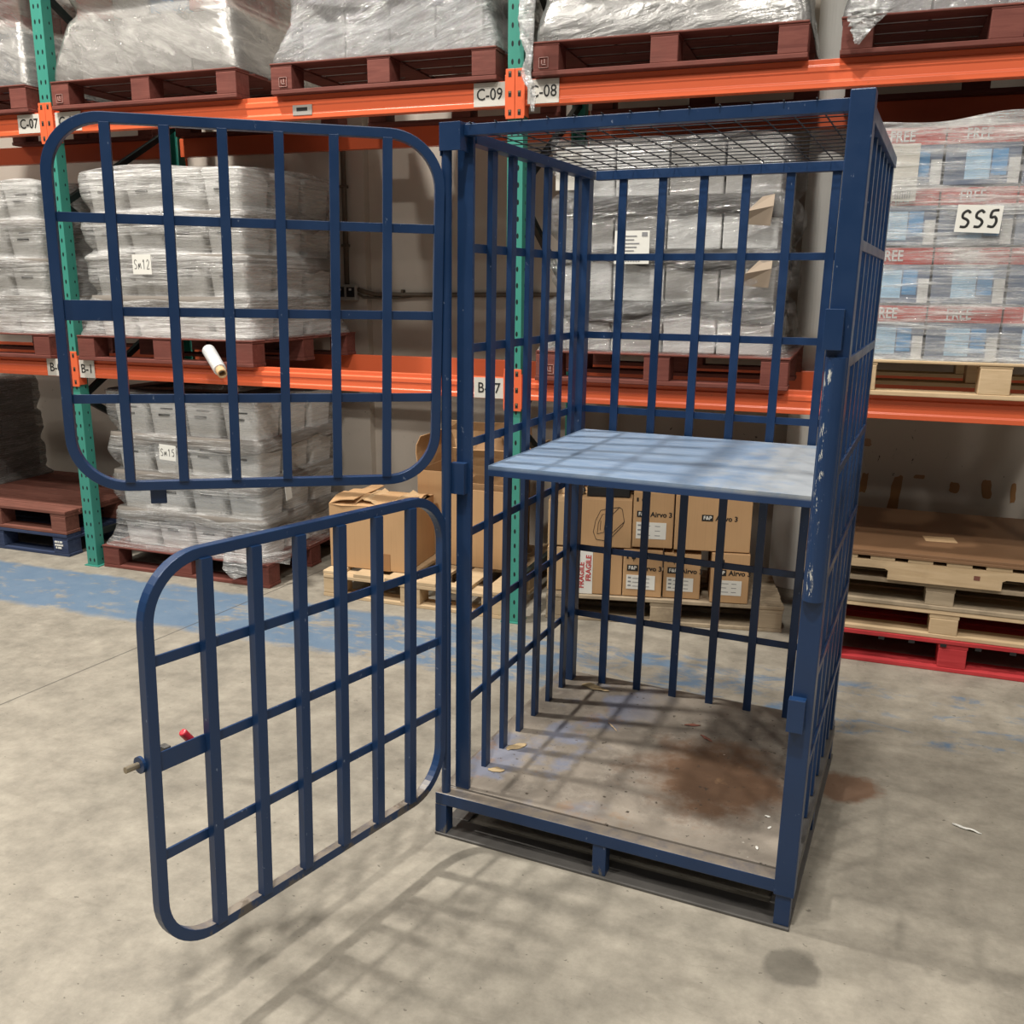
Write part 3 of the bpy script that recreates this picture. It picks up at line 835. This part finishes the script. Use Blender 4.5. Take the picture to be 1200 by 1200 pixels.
def b2box(i, j, l):
    k = 50 + (l + (i // 2)) % 2
    return k, carton(BOXG if k == 50 else BOXW)
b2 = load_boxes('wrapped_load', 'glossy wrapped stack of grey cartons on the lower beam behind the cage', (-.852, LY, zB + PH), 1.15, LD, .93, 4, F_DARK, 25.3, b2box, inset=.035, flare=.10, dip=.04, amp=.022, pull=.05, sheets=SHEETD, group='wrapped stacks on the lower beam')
sl = MB().box(-.22, -.06, -.530, -.526, .40, .545).build('shipping_label', PAPER, b2)
m = MB()
for k in range(9): m.box(-.205 + k * .012, -.205 + k * .012 + .006, -.5315, -.530, .41, .43)
for k in range(5): m.box(-.205, -.13 + .012 * (k % 3), -.5315, -.530, .455 + k * .016, .46 + k * .016)
m.box(-.095, -.07, -.5315, -.530, .52, .538); m.build('print', GREYINK, sl)
MB().box(-.52, -.40, -.485, -.481, .73, .90).build('shipping_label', LABELP, b2)
for (x, z) in ((.40, .62), (.41, .36)):
    m = MB(); m.sheet([[(x - .07, -.50, z - .05), (x + .06, -.51, z - .06)], [(x - .04, -.53, z + .0), (x + .07, -.53, z + .02)], [(x + .02, -.51, z + .06), (x + .07, -.505, z + .07)]])
    m.build('cardboard_corner', SHEETK, b2, solid=.003)
# steel plate hanging on the back of the cage seen beside the stack is part of the cage (below)

def freebox(i, j, l):
    def f(w, d, h, parent):
        o = MB().box(-w / 2, w / 2, -d / 2, d / 2, 0, h).build('carton', BOXB, parent, bevel=.004)
        if True:
            MB().box(-w / 2 - .001, w / 2 + .001, -d / 2 - .0015, d / 2, h * .70, h * .995).build('red_band', BOXR, o)
            MB().box(-w / 2 + .075, -w / 2 + .165, -d / 2 - .001, -d / 2 + .004, h * .10, h * .60).build('picture_panel', BOXLB, o)
            MB().box(-w / 2 + .17, -w / 2 + .225, -d / 2 - .001, -d / 2 + .004, h * .16, h * .60).build('picture_panel', BOXBL, o)
            MB().box(w / 2 - .042, w / 2 - .002, -d / 2 - .001, -d / 2 + .004, h * .02, h * .45).build('white_panel', BOXW, o)
            lettering('FREE', .062, -w / 2 + .115, -d / 2 - .003, h * .845, o, BOXW, squash=.75, bold=.001)
        return o
    return 60, f
b3 = load_boxes('wrapped_load', 'wrapped stack of red banded blue cartons on the lower beam at the right, noted SS5', (.55, LY, zB + .15), 1.15, LD, .94, 4, F_CLEAR, 35.8, freebox, inset=.0, flare=.04, dip=.006, amp=.008, topin=.03, nx=4, hb=.93)
note(b3, -.135, -.555, .565, .165, .105, 'SS5', .05, .065, .005, .05, .1)
sl = MB().box(-.50, -.375, -.534, -.530, .64, .86).build('shipping_label', LABELP, b3)
m = MB()
for k in range(7): m.box(-.455 + k * .009, -.455 + k * .009 + .0045, -.5355, -.534, .65, .70)
m.build('print', GREYINK, sl)
note_dot = MB()
# ground level
f1 = load_tubs('wrapped_load', 'milky wrapped stack of pale tubs on the floor, noted SM15', (-3.65, 4.335 + .51, .141), 1.16, .98, .93, 4, F_WHITE, 45.2, inset=.05, dip=.04)
layer_sheet(f1, 1.06, .88, .955, .03, 3.3, BLACKP, .0).name = 'top_cover'
note(f1, -.03, -.528, .615, .115, .09, 'SM15', .026, .042, .0018, .05)
m = MB(); m.box(.582, .585, -.28, -.22, .33, .52, Matrix.Translation((.58, -.25, .42)) @ Matrix.Rotation(.12, 4, 'X') @ Matrix.Translation((-.58, .25, -.42)))
m.build('shipping_label', PAPER, f1)
# loose film skirt hanging over the pallet corner
rows = []
for i in range(14):
    t = i / 13; row = []
    for j in range(9):
        u = j / 8
        nz = mnoise.noise(Vector((i * .5, j * .7, 5)))
        row.append((.32 + .34 * t + .01 * nz, -.53 - .03 * u + .55 * max(0, t - .68) - .015 * nz, .06 - u * (.10 + .05 * math.sin(t * 6)) + .02 * nz * u))
    rows.append(row)
m = MB(); m.sheet(rows); m.build('film_tail', F_WHITE, f1, smooth=True, solid=.001)
bk = load_boxes('wrapped_load', 'dark grey wrapped stack standing on the brown pallet at the left edge', (-5.93, 5.02, .298), .62, .72, .72, 3, m_film('stretch_film_dull', (.26, .25, .235), .4, .85, .35, (1, 1, 24), 5, .5, 8.8), 55.1, lambda i, j, l: (70, carton(BOXG)), inset=.03, nx=2, ny=2, flare=.08, dip=.02, amp=.012)
bk.location.x = -5.98; 

RP0 = Vector((-3.325, 4.29, 1.352)); RP1 = Vector((-3.118, 4.12, 1.25))
# roll of stretch film sticking out over the lower beam
rl = thing('film_roll', 'roll of clear stretch film sticking out over the lower orange beam', 'film roll', (-3.2, 4.20, 1.30))
a0 = RP0 - Vector((-3.2, 4.20, 1.30)); ax = (RP1 - RP0) 
m = MB(); m.cyl(a0, a0 + ax * .86, .036, 24, .034); m.build('film_winding', ROLLW, rl, bevel=.004)
dn = ax.normalized(); e0 = a0 + ax * .84; e1 = a0 + ax * 1.03
m = MB(); u = dn.orthogonal().normalized(); s = dn.cross(u); N = 20; vs = []
for (p, rr) in ((e0, .025), (e1, .025), (e1, .018), (e0, .018)):
    for k in range(N):
        t = 2 * PI * k / N; vs.append(p + u * rr * math.cos(t) + s * rr * math.sin(t))
m.add(vs, [(i * N + k, i * N + (k + 1) % N, ((i + 1) % 4) * N + (k + 1) % N, ((i + 1) % 4) * N + k) for i in range(4) for k in range(N)])
m.build('cardboard_core', CARD2, rl)

# ------------------------------------------------- cardboard on the pine pallet
def open_box(name, label, loc, w, d, h, rz, mat, flaps, group=None, th=.005):
    """flaps: dict side -> (length, angle from vertical-up outward)"""
    b = thing(name, label, 'cardboard box', loc, rz, group)
    m = MB()
    m.box(0, w, 0, th, 0, h); m.box(0, w, d - th, d, 0, h); m.box(0, th, th, d - th, 0, h); m.box(w - th, w, th, d - th, 0, h); m.box(0, w, 0, d, 0, th)
    m.build('carton', mat, b, bevel=.002)
    for side, (L, a) in flaps.items():
        rows = []
        for i in range(5):
            t = i / 4 * L; bend = a + .12 * math.sin(i * .9)
            o = math.sin(bend) * t; z = h + math.cos(bend) * t
            row = []
            for j in range(7):
                u = j / 6; wob = .008 * mnoise.noise(Vector((i * .8, j * .6, L * 9)))
                if side == 'front': row.append((u * w, -o + wob, z + wob))
                elif side == 'back': row.append((u * w, d + o + wob, z + wob))
                elif side == 'left': row.append((-o + wob, u * d, z + wob))
                else: row.append((w + o + wob, u * d, z + wob))
            rows.append(row)
        mm = MB(); mm.sheet(rows); mm.build('flap', mat, b, solid=th)
    return b
bA = open_box('cardboard_box', 'big brown box with crushed closed top flaps, left front on the pale pallet', (-2.70, 4.44, .152), .47, .40, .36, .04, CARD, {'front': (.19, -1.35), 'back': (.2, -1.45), 'left': (.16, -1.3)})
MB().box(.30, .37, -.003, .0, 0, .10).build('tape', TAPE, bA)
m = MB(); m.sheet([[(.16 + .03 * i + .012 * math.sin(i * 2.1), .02 + j * .09, .375 + .012 * ((i + j) % 2) + .02 * math.sin(i)) for j in range(4)] for i in range(11)]); m.build('flap', CARD2, bA, solid=.004)
bB = open_box('cardboard_box', 'tall opened brown box behind the crushed one, one flap standing up', (-2.36, 4.88, .152), .56, .42, .50, .0, CARD, {'back': (.24, .05), 'right': (.2, .7), 'left': (.2, -.05)})
bC = open_box('cardboard_box', 'brown box right of the crushed one, leaning flap on top, nearest the green upright', (-2.10, 4.70, .152), .36, .17, .45, .0, CARD, {'back': (.22, -.25), 'right': (.12, .9)})
bg = MB()
rows = []
for i in range(12):
    v = i / 11; row = []
    for j in range(24):
        t = 2 * PI * j / 24
        r = .15 * (1 - .55 * v ** 1.6) + .02 * mnoise.noise(Vector((math.cos(t) * 1.5, math.sin(t) * 1.5, v * 4)))
        row.append((-1.95 + r * math.cos(t) * .9, 5.02 + r * .7 * math.sin(t), .652 + v * .20))
    rows.append(row + [row[0]])
bg.sheet(rows)
bgo = bg.build('paper_sack', CARDD, smooth=True, solid=.003)
tag(bgo, 'crumpled brown paper sack standing upright in the open box beside the green upright', 'paper sack')

# ------------------------------------------------- printed cartons behind the cage
F3 = Matrix.Translation((-1.42, 4.455, .142)) @ Matrix.Rotation(F3A, 4, 'Z')
def f3box(label, x0, x1, z0, z1, y0=.02, d=.34, rz=0., style=None, mat=CARD, group='cartons on the weathered pallet', tiltx=0.):
    w = x1 - x0; h = z1 - z0
    p = F3 @ Vector((x0, y0, 0)); 
    b = thing('carton_box', label, 'carton', (p.x, p.y, z0), F3A + rz, group)
    MB().box(0, w, 0, d, 0, h).build('carton', mat, b, bevel=.004)
    MB().box(-.0005, w + .0005, d * .46, d * .54, h - .001, h + .0008).build('seam_tape', TAPE, b)
    if style in ('airvo', 'airvo_right'):
        k = min(1, w / .2)
        xx = .02 if style == 'airvo' else w * .35
        lg = MB().box(xx, xx + .056, -.002, .001, h * .55, h * .55 + .032).build('logo_badge', INK, b)
        lettering('F&P', .026, xx + .028, -.0025, h * .55 + .016, lg, PAPER, bold=.0005)
        lettering('Airvo 3', .036, xx + .068, -.0015, h * .55 + .015, b, INK, align='LEFT', bold=.0008)
        if style == 'airvo':
            lb = MB().box(.018, w - .035, -.002, .001, h * .16, h * .46).build('shipping_label', PAPER, b)
            m = MB()
            for r_ in range(3):
                zz = h * (.22 + r_ * .085)
                m.box(.026, .026 + .016, -.003, -.0015, zz, zz + .008)
                m.box(.05, .09 - .01 * (r_ % 2), -.003, -.0015, zz, zz + .003)
                m.box(w * .55, w * .68, -.003, -.0015, zz, zz + .003)
            m.build('print', GREYINK, lb)
            m = MB()
            if h > .24:
                m.box(.016, .026, -.0015, .001, h - .05, h - .03)
                m.cyl((.053, -.0015, h - .041), (.053, .001, h - .041), .012, 12); m.box(.0515, .0545, -.0016, .001, h - .062, h - .041)
                m.build('handling_marks', INK, b)
    return b
f3box('plain brown carton with red printed tape, lower row at the left', .10, .395, .143, .385, style=None)
fr = [o for o in COL.objects if o.type == 'EMPTY' and o.get('label', '').startswith('plain brown carton with red')][0]
tpp = MB().box(.065, .142, -.002, .001, .0, .235).build('printed_tape', PAPER, fr)
tpp['label'] = 'white tape printed in red'
RV = FRONT @ Matrix.Rotation(PI / 2, 4, 'Z')
lettering('FRAGILE', .038, .086, -.003, .10, tpp, REDINK, M=RV, bold=.001)
lettering('FRAGILE', .038, .122, -.003, .14, tpp, REDINK, M=RV, bold=.001)
f3box('small printed carton, lower row beside the red taped carton', .40, .60, .143, .395, style='airvo')
f3box('small printed carton, lower row in the middle right of another alike', .607, .795, .143, .385, style='airvo', y0=.03)
f3box('small printed carton, lower row at the right end of the pallet', .845, 1.035, .143, .405, style='airvo', y0=.0)
f3box('wide carton with a line drawing of a machine, upper row at the left', .105, .435, .40, .655, rz=-.0, d=.36)
dr = [o for o in COL.objects if o.type == 'EMPTY' and o.get('label', '').startswith('wide carton with a line')][0]
m = MB()
def outl(pts, r=.0014):
    m.tube([(a, -.001, b) for a, b in pts], r, 5)
outl([(.12, .03), (.105, .07), (.115, .13), (.14, .185), (.175, .195), (.235, .205), (.25, .195), (.262, .13), (.255, .11), (.20, .045), (.165, .025), (.12, .03)])
outl([(.175, .195), (.19, .18), (.20, .165), (.165, .06), (.165, .025)]); outl([(.20, .165), (.235, .205)]); outl([(.262, .13), (.20, .065), (.165, .06)])
outl([(.125, .06), (.13, .12), (.15, .165), (.168, .165), (.16, .07), (.125, .06)]); outl([(.14, .08), (.142, .13)])
m.map(lambda v: Vector((v.x + .03, v.y, v.z + .01))); m.build('line_drawing', INK, dr)
f3box('tall printed carton with handling marks, upper row in the middle', .44, .645, .41, .70, style='airvo', y0=.02)
f3box('wide printed carton, upper row at the right end', .652, 1.03, .41, .695, style='airvo_right', y0=.01)
f3box('plain brown carton behind the left bars, lower row', -.0, .093, .143, .38, y0=.05, mat=CARD2)
f3box('plain brown carton behind the left bars, upper row', -.0, .098, .39, .63, y0=.05, mat=CARD2)
# tray and bag on top
p = F3 @ Vector((.12, .06, 0))
tr = thing('plastic_tray', 'shallow black plastic tray on top of the machine carton, just under the cage shelf', 'tray', (p.x, p.y, .657), F3A)
m = MB(); m.box(.08, .30, .0, .2, 0, .006); m.box(.08, .30, 0, .006, 0, .05); m.box(.08, .30, .194, .2, 0, .05); m.box(.08, .086, 0, .2, 0, .05); m.box(.294, .30, 0, .2, 0, .05)
m.build('tray_body', BLACKP, tr, bevel=.002)
m = MB()
rows = [[(math.cos(t) * .045 * s + .035 + .008 * mnoise.noise(Vector((t, i, 2))), .05 + math.sin(t) * .05 * s, i * .013 + .006 * mnoise.noise(Vector((t * 2, i, 7)))) for t in [2 * PI * k / 16 for k in range(17)]] for i, s in enumerate((.95, 1, 1, .85, .6, .2))]
m.sheet(rows)
bgp = m.build('plastic_bag', F_SILV, None, smooth=True, solid=.001)
p2 = F3 @ Vector((.105, .06, 0)); bgp.location = (p2.x, p2.y, .659); bgp.rotation_euler = (0, 0, F3A)
tag(bgp, 'crumpled silver plastic bag beside the black tray', 'plastic bag')

# --------------------------------------------------------------------- cage
CX, CY, CR = -1.13167, 2.42794, -.0789376
LX, LYs = .0090763, .0030686         # the frame leans a little
cage = thing('steel_cage', 'tall blue painted steel cage with a shelf and two open barred doors', 'cage', (CX, CY, 0), CR)
def lean(v): return Vector((v.x + LX * v.z, v.y + LYs * v.z, v.z))
def part(mb, name, mat=BLUE, parent=cage, **k):
    mb.map(lean); return mb.build(name, mat, parent, **k)
HB = .148; XL = .0666; YB = 1.0127; W = 1.1086; DB = 1.085
RAILS = (.432, .705, .982, 1.258, 1.535, 1.815)
BV = .0015
# base
m = MB(); m.box(.0, 1.06, 0, .05, .108, HB); part(m, 'base_rail', BLUEW, bevel=.003)
m = MB(); m.box(.0, 1.10, DB - .05, DB, .108, HB); part(m, 'base_rail', BLUEW, bevel=.003)
m = MB(); m.box(0, .05, .05, DB - .05, .108, HB); part(m, 'base_rail', BLUEW, bevel=.003)
m = MB(); m.box(1.055, 1.105, .055, DB - .05, .108, HB); part(m, 'base_rail', SKID, bevel=.003)
for (x0, x1, y0, y1) in ((0, .04, 0, .045), (1.06, 1.102, .004, .05), (.53, .572, .004, .045), (0, .04, DB - .05, DB), (1.06, 1.10, DB - .05, DB), (.53, .572, DB - .05, DB), (0.0, .04, .52, .565), (1.06, 1.1, .52, .565)):
    m = MB(); m.box(x0, x1, y0, y1, .009, .108); part(m, 'foot', BLUEW, bevel=.002)
for (x0, x1, y0, y1) in ((.0, 1.105, -.004, .092), (0, 1.105, DB - .09, DB)):
    m = MB(); m.box(x0, x1, y0, y1, 0, .009); part(m, 'skid', SKID, bevel=.002)
for x0 in (0, 1.035):
    m = MB(); m.box(x0, x0 + .07, .093, DB - .091, 0, .009); part(m, 'skid', SKID, bevel=.002)
m = MB(); m.box(.012, 1.054, .054, DB - .012, HB - .006, HB + .003); part(m, 'deck_plate', DECK, bevel=.001)
# posts
ZD = HB + .003
m = MB(); m.box(.044, .092, .054, .068, HB, 2.138); part(m, 'post', bevel=BV)
m = MB(); m.box(.058, .088, .985, 1.03, ZD, 2.113); part(m, 'post', bevel=BV)
m = MB(); m.box(1.055, 1.1, .985, 1.03, ZD, 2.113); part(m, 'post', bevel=BV)
m = MB(); m.box(1.0545, W, -.002, .052, .1026, 2.143); part(m, 'post', BLUE, bevel=.003)
# rounded worn guard on the lock post, catches
m = MB(); N = 14
prof = [(1.0545 + .027 - .025 * math.cos(PI * k / N), -.0 - .023 * math.sin(PI * k / N)) for k in range(N + 1)]
vs = [(x, y, z) for z in (.953, 1.556) for x, y in prof]
n = N + 1
m.add(vs, [(k, k + 1, n + k + 1, n + k) for k in range(N)] + [tuple(range(n)), tuple(range(2 * n - 1, n - 1, -1)), (0, n, 2 * n - 1, n - 1)])
part(m, 'half_round_guard', BLUECH, smooth=False)
for z0, z1 in ((1.573, 1.667), (.600, .690)):
    m = MB(); m.box(1.049, 1.091, -.030, -.026, z0, z1); m.box(1.049, 1.053, -.026, -.002, z0, z0 + .024); m.box(1.049, 1.053, -.026, -.002, z1 - .024, z1); m.box(1.087, 1.091, -.026, -.002, z0, z1); m.box(1.053, 1.087, -.026, -.002, z1 - .004, z1)
    part(m, 'lock_keeper', BLUEW, bevel=.001)
# hinge pipe and brackets
m = MB(); m.cyl((.029, .02, HB), (.029, .02, 2.09), .0145, 20); part(m, 'hinge_pipe', BLUE)
m = MB(); m.box(.016, .080, .000, .004, 2.062, 2.134); m.box(.016, .020, .004, .045, 2.050, 2.134); m.box(.016, .05, .004, .054, 2.130, 2.134); m.box(.076, .080, .004, .054, 2.062, 2.134); part(m, 'hinge_bracket', BLUE, bevel=.001)
m = MB(); m.box(.036, .082, .028, .054, 1.117, 1.209); part(m, 'hinge_bracket', BLUE, bevel=.001)
# top rails
m = MB(); m.box(.080, 1.0545, .022, .053, 2.100, 2.129); part(m, 'top_rail', bevel=BV)
m = MB(); m.box(.055, .095, .0685, 1.03, 2.085, 2.113); part(m, 'top_rail', bevel=BV)
m = MB(); m.box(.105, 1.1, 1.0, 1.03, 2.081, 2.113); part(m, 'top_rail', bevel=BV)
m = MB(); m.box(1.075, 1.105, .052, 1.03, 2.085, 2.118); part(m, 'top_rail', bevel=BV)
# side and back panels
YS = [.2196 + .13899 * k for k in range(6)]
XS = [.20574 + .144889 * k for k in range(6)]
for y in YS:
    m = MB(); m.box(XL - .004, XL + .013, y - .017, y + .017, ZD, 2.085); part(m, 'vertical_bar', bevel=.001)
for y in YS:
    m = MB(); m.box(1.083, 1.094, y - .0145, y + .0145, ZD, 2.085); part(m, 'vertical_bar', bevel=.001)
for x in XS:
    m = MB(); m.box(x - .0145, x + .0145, YB - .004, YB + .007, ZD, 2.081); part(m, 'vertical_bar', bevel=.001)
for z in RAILS:
    m = MB(); m.box(XL - .0105, XL - .0042, .068, .985, z - .0125, z + .0125); part(m, 'cross_rail', bevel=.001)
    m = MB(); m.box(.085, 1.058, YB + .0072, YB + .0135, z - .0125, z + .0125); part(m, 'cross_rail', bevel=.001)
    m = MB(); m.box(1.0942, 1.1005, .052, .985, z - .0125, z + .0125); part(m, 'cross_rail', bevel=.001)
# shelf
m = MB(); m.box(.0985, 1.058, .1545, .985, 1.1765, 1.1852); m.box(.0985, 1.058, .1545, .160, 1.153, 1.1766); m.box(.0985, 1.058, .979, .985, 1.153, 1.1766); part(m, 'shelf', SHELF, bevel=.001)
# small steel plate on the rear-left post
m = MB(); m.box(.058, .063, .93, .97, 1.60, 1.67); part(m, 'lock_keeper', bevel=.001)
# wire mesh roof
m = MB(); k = 0
for i in range(14):
    y = .045 + i * .0755
    m.tube([(.06, y, 2.1185), (1.085, y, 2.1185)], .0016, 6)
for i in range(14):
    x = .10 + i * .0735
    m.tube([(x, .015, 2.1315), (x, .10, 2.1228), (x, 1.03, 2.1225)], .002, 6)
part(m, 'mesh_roof', WIRE, smooth=True)

# doors: s runs along the door from the hinge, n towards the viewer, z up
def door(name, th, ph, tl, zt, zb, s0, ds, rails, sL, label, rad):
    ang = th - CR
    d = Vector((math.cos(ang), math.sin(ang), 0)); nn = Vector((-d.y, d.x, 0)); zm = (zt + zb) / 2
    def P(v):
        s, n_, z = v
        z1 = z + ph * s; s1 = s - ph * (z - zm); t = tl * (z - zm) + n_
        q = Vector((.03 + LX * z1, .02 + LYs * z1, 0))
        q += d * s1 + nn * t; q.z = z1
        return q
    fr = .026                                     # in-plane width of the frame
    o0, o1, p0, p1 = .014, sL, zb - fr, zt + fr   # outer outline
    path = []
    for cx, cz, a0 in ((o1 - rad, p1 - rad, 0), (o0 + rad, p1 - rad, 1), (o0 + rad, p0 + rad, 2), (o1 - rad, p0 + rad, 3)):
        for k in range(13):
            t = (a0 + k / 12) * PI / 2
            path.append((cx, cz, math.cos(t), math.sin(t)))
    def prof(i):
        cx, cz, c, s = path[i]
        return [Vector((cx + c * r_, y, cz + s * r_)) for r_, y in ((rad, -.013), (rad, .013), (rad - fr, .013), (rad - fr, -.013))]
    m = MB(); m.ring(path, prof, 4); m.map(P)
    dr = m.build(name, BLUED if name == 'lower_door' else BLUE, cage, bevel=.002); dr['label'] = label
    for k in range(6):
        s = s0 + k * ds
        def edge(s_):
            # bars end on the inside of the frame, also in the rounded corners
            z0, z1 = zb, zt
            for cx, sg in ((o1 - rad, 1), (o0 + rad, -1)):
                if (s_ - cx) * sg > 0:
                    q = math.sqrt(max(0, (rad - fr) ** 2 - (s_ - cx) ** 2)); z0 = p0 + rad - q; z1 = p1 - rad + q
            return z0, z1
        e0 = edge(s - .012); e1 = edge(s + .012)
        z0, z1 = min(e0[0], e1[0]), max(e0[1], e1[1])
        mm = MB()
        hw, tk = (.0142, .022) if name == 'lower_door' else (.0125, .017)
        mm.box(s - hw, s + hw, -.0005, tk, z0 - .002, z1 + .002); mm.map(P)
        mm.build('vertical_bar', BLUED if name == 'lower_door' else BLUE, dr, bevel=.001)
    for z in rails:
        mm = MB(); mm.box(o0 + fr, o1 - fr, -.0075, -.0009, z - .012, z + .012); mm.map(P); mm.build('cross_rail', BLUE, dr, bevel=.001)
    return dr, P
dt, PT = door('upper_door', 3.7128, .0127, .0409, 2.0834, 1.1741, .1681, .1389, (1.8595, 1.628, 1.3993), 1.0179, 'upper barred door swung open to the left', .15)
db, PB = door('lower_door', 4.4592, .0342, -.0183, 1.0979, .2078, .181, .1386, (.8927, .6647, .4376), 1.0343, 'lower barred door swung open towards the viewer', .15)
m = MB(); m.box(.872, .992, -.0008, .004, 1.604, 1.656); m.map(PT); m.build('lock_plate', BLUE, dt, bevel=.001)
m = MB(); m.box(.775, .818, -.016, -.010, 1.105, 1.165); m.map(PT); m.build('stop_tab', BLUE, dt, bevel=.006)
m = MB(); m.box(.885, 1.008, -.0008, .004, .642, .687); m.map(PB); m.build('lock_plate', BLUE, db, bevel=.001)
m = MB(); m.cyl((.87, -.024, .664), (1.072, -.024, .664), .0072, 14); m.map(PB); m.build('slide_bolt', STEEL, db, smooth=False)
m = MB(); m.cyl((1.034, -.022, .664), (1.041, -.022, .664), .019, 18); m.map(PB); m.build('bolt_collar', BLUEW, db)
m = MB(); m.cyl((.905, -.024, .664), (.910, -.026, .685), .0065, 12); m.map(PB); h1 = m.build('bolt_handle', STEEL, db)
h1 = MB().cyl((.903, -.026, .668), (.925, -.028, .697), .0095, 16).map(PB).build('handle_grip', REDP, db, bevel=.004); h1['label'] = 'red plastic handle grip'
m = MB(); m.box(.965, .982, -.036, -.013, .645, .684); m.map(PB); m.build('bolt_guide', SKID, db, bevel=.002)

# ------------------------------------------------------------ litter on the deck and floor
def scrap(name, label, cat, loc, L, Wd, mat, rz, curl=.006, seed=1., group=None, parent=None):
    rows = []
    for i in range(9):
        u = i / 8; w = Wd * (math.sin(PI * min(.98, max(.06, u))) ** .6)
        rows.append([((u - .5) * L, (j / 4 - .5) * w + .15 * Wd * mnoise.noise(Vector((u * 3, seed, 0))), .0012 + curl * (abs(mnoise.noise(Vector((u * 2.2, j * .6, seed)))))) for j in range(5)])
    m = MB(); m.sheet(rows); o = m.build(name, mat, None, smooth=True, solid=.0008)
    o.location = loc; o.rotation_euler = (0, 0, rz)
    return tag(o, label, cat, group)
CM = Matrix.Translation((CX, CY, 0)) @ Matrix.Rotation(CR, 4, 'Z')
def on_deck(x, y):
    p = CM @ lean(Vector((x, y, ZD))); return (p.x, p.y, ZD + .0006)
scrap('dry_leaf', 'pale dry leaf on the cage deck beside the front-left bars', 'leaf', on_deck(.12, .20), .055, .03, LEAF, .2, seed=2)
scrap('dry_leaf', 'brown dry leaf on the cage deck beside the second left bar', 'leaf', on_deck(.115, .375), .08, .035, LEAF, .9, seed=5)
scrap('dry_leaf', 'shrivelled dry leaf at the back edge of the cage deck', 'leaf', on_deck(.20, .95), .12, .03, LEAF, -.2, .02, seed=8)
scrap('wood_splinter', 'thin pale splinter lying on the middle of the cage deck', 'splinter', on_deck(.37, .66), .07, .006, PINE, -.9, seed=9)
for i, (x, y, lb) in enumerate(((.63, .80, 'dark curled leaf on the cage deck near the back right'), (.70, .72, 'dark curled leaf on the cage deck in front of another one'))):
    scrap('leaf_scrap', lb, 'leaf', on_deck(x, y), .06, .016, BROWNW, .3 - i, seed=12 + i)
scrap('paper_scrap', 'curled white paper strip lying on the concrete right of the cage', 'paper scrap', (.48, 3.06, .0006), .09, .014, PAPER, -.35, .012, seed=20)
for i, (x, y, lb) in enumerate(((.985, .30, 'tiny white paper crumb on the deck by the right bars'), (1.0, .24, 'tiny white paper crumb on the deck in front of another crumb'), (.985, .12, 'tiny white paper crumb on the deck in the front right corner'))):
    scrap('paper_crumb', lb, 'paper scrap', on_deck(x, y), .016, .008, PAPER, i, .004, seed=30 + i, group='paper crumbs on the cage deck')

# ------------------------------------------------------------------ lighting
def lamp(x, y, z, power, size, col=(1., .95, .87)):
    l = bpy.data.lights.new('ceiling_and_fill_lamp', 'AREA'); l.energy = power; l.shape = 'DISK'; l.size = size; l.color = col
    o = bpy.data.objects.new('ceiling_and_fill_lamp', l); COL.objects.link(o); o.location = (x, y, z)
    return o
lamp(-4.28, 2.58, 7.0, 640, .33)
lamp(-.45, .1, 7.2, 390, .4)
lamp(-3.5, -1.0, 7.2, 230, .4)
lamp(2.9, -1.0, 7.2, 220, .4)
lamp(4.6, 2.6, 7.2, 110, .6)
lamp(-10.0, 2.6, 7.2, 130, .5)
lamp(-9.0, -1.0, 7.2, 110, .5)
for x in (-7.0, -1.0, 5.0): lamp(x, -6.0, 7.2, 70, .6)  # unseen back row, added for fill and sparkle on the film
w = bpy.data.worlds.new('world'); SC.world = w; w.use_nodes = True
bg_ = w.node_tree.nodes['Background']; bg_.inputs[0].default_value = (.95, .92, .88, 1); bg_.inputs[1].default_value = .12
SC.view_settings.view_transform = 'Standard'; SC.view_settings.look = 'None'
SC.view_settings.exposure = -0.28; SC.view_settings.gamma = 1.0
SC.view_settings.use_curve_mapping = False
SC.cycles.max_bounces = 6; SC.cycles.transparent_max_bounces = 12
SC.cycles.use_denoising = True
SC.cycles.sample_clamp_indirect = 4.0
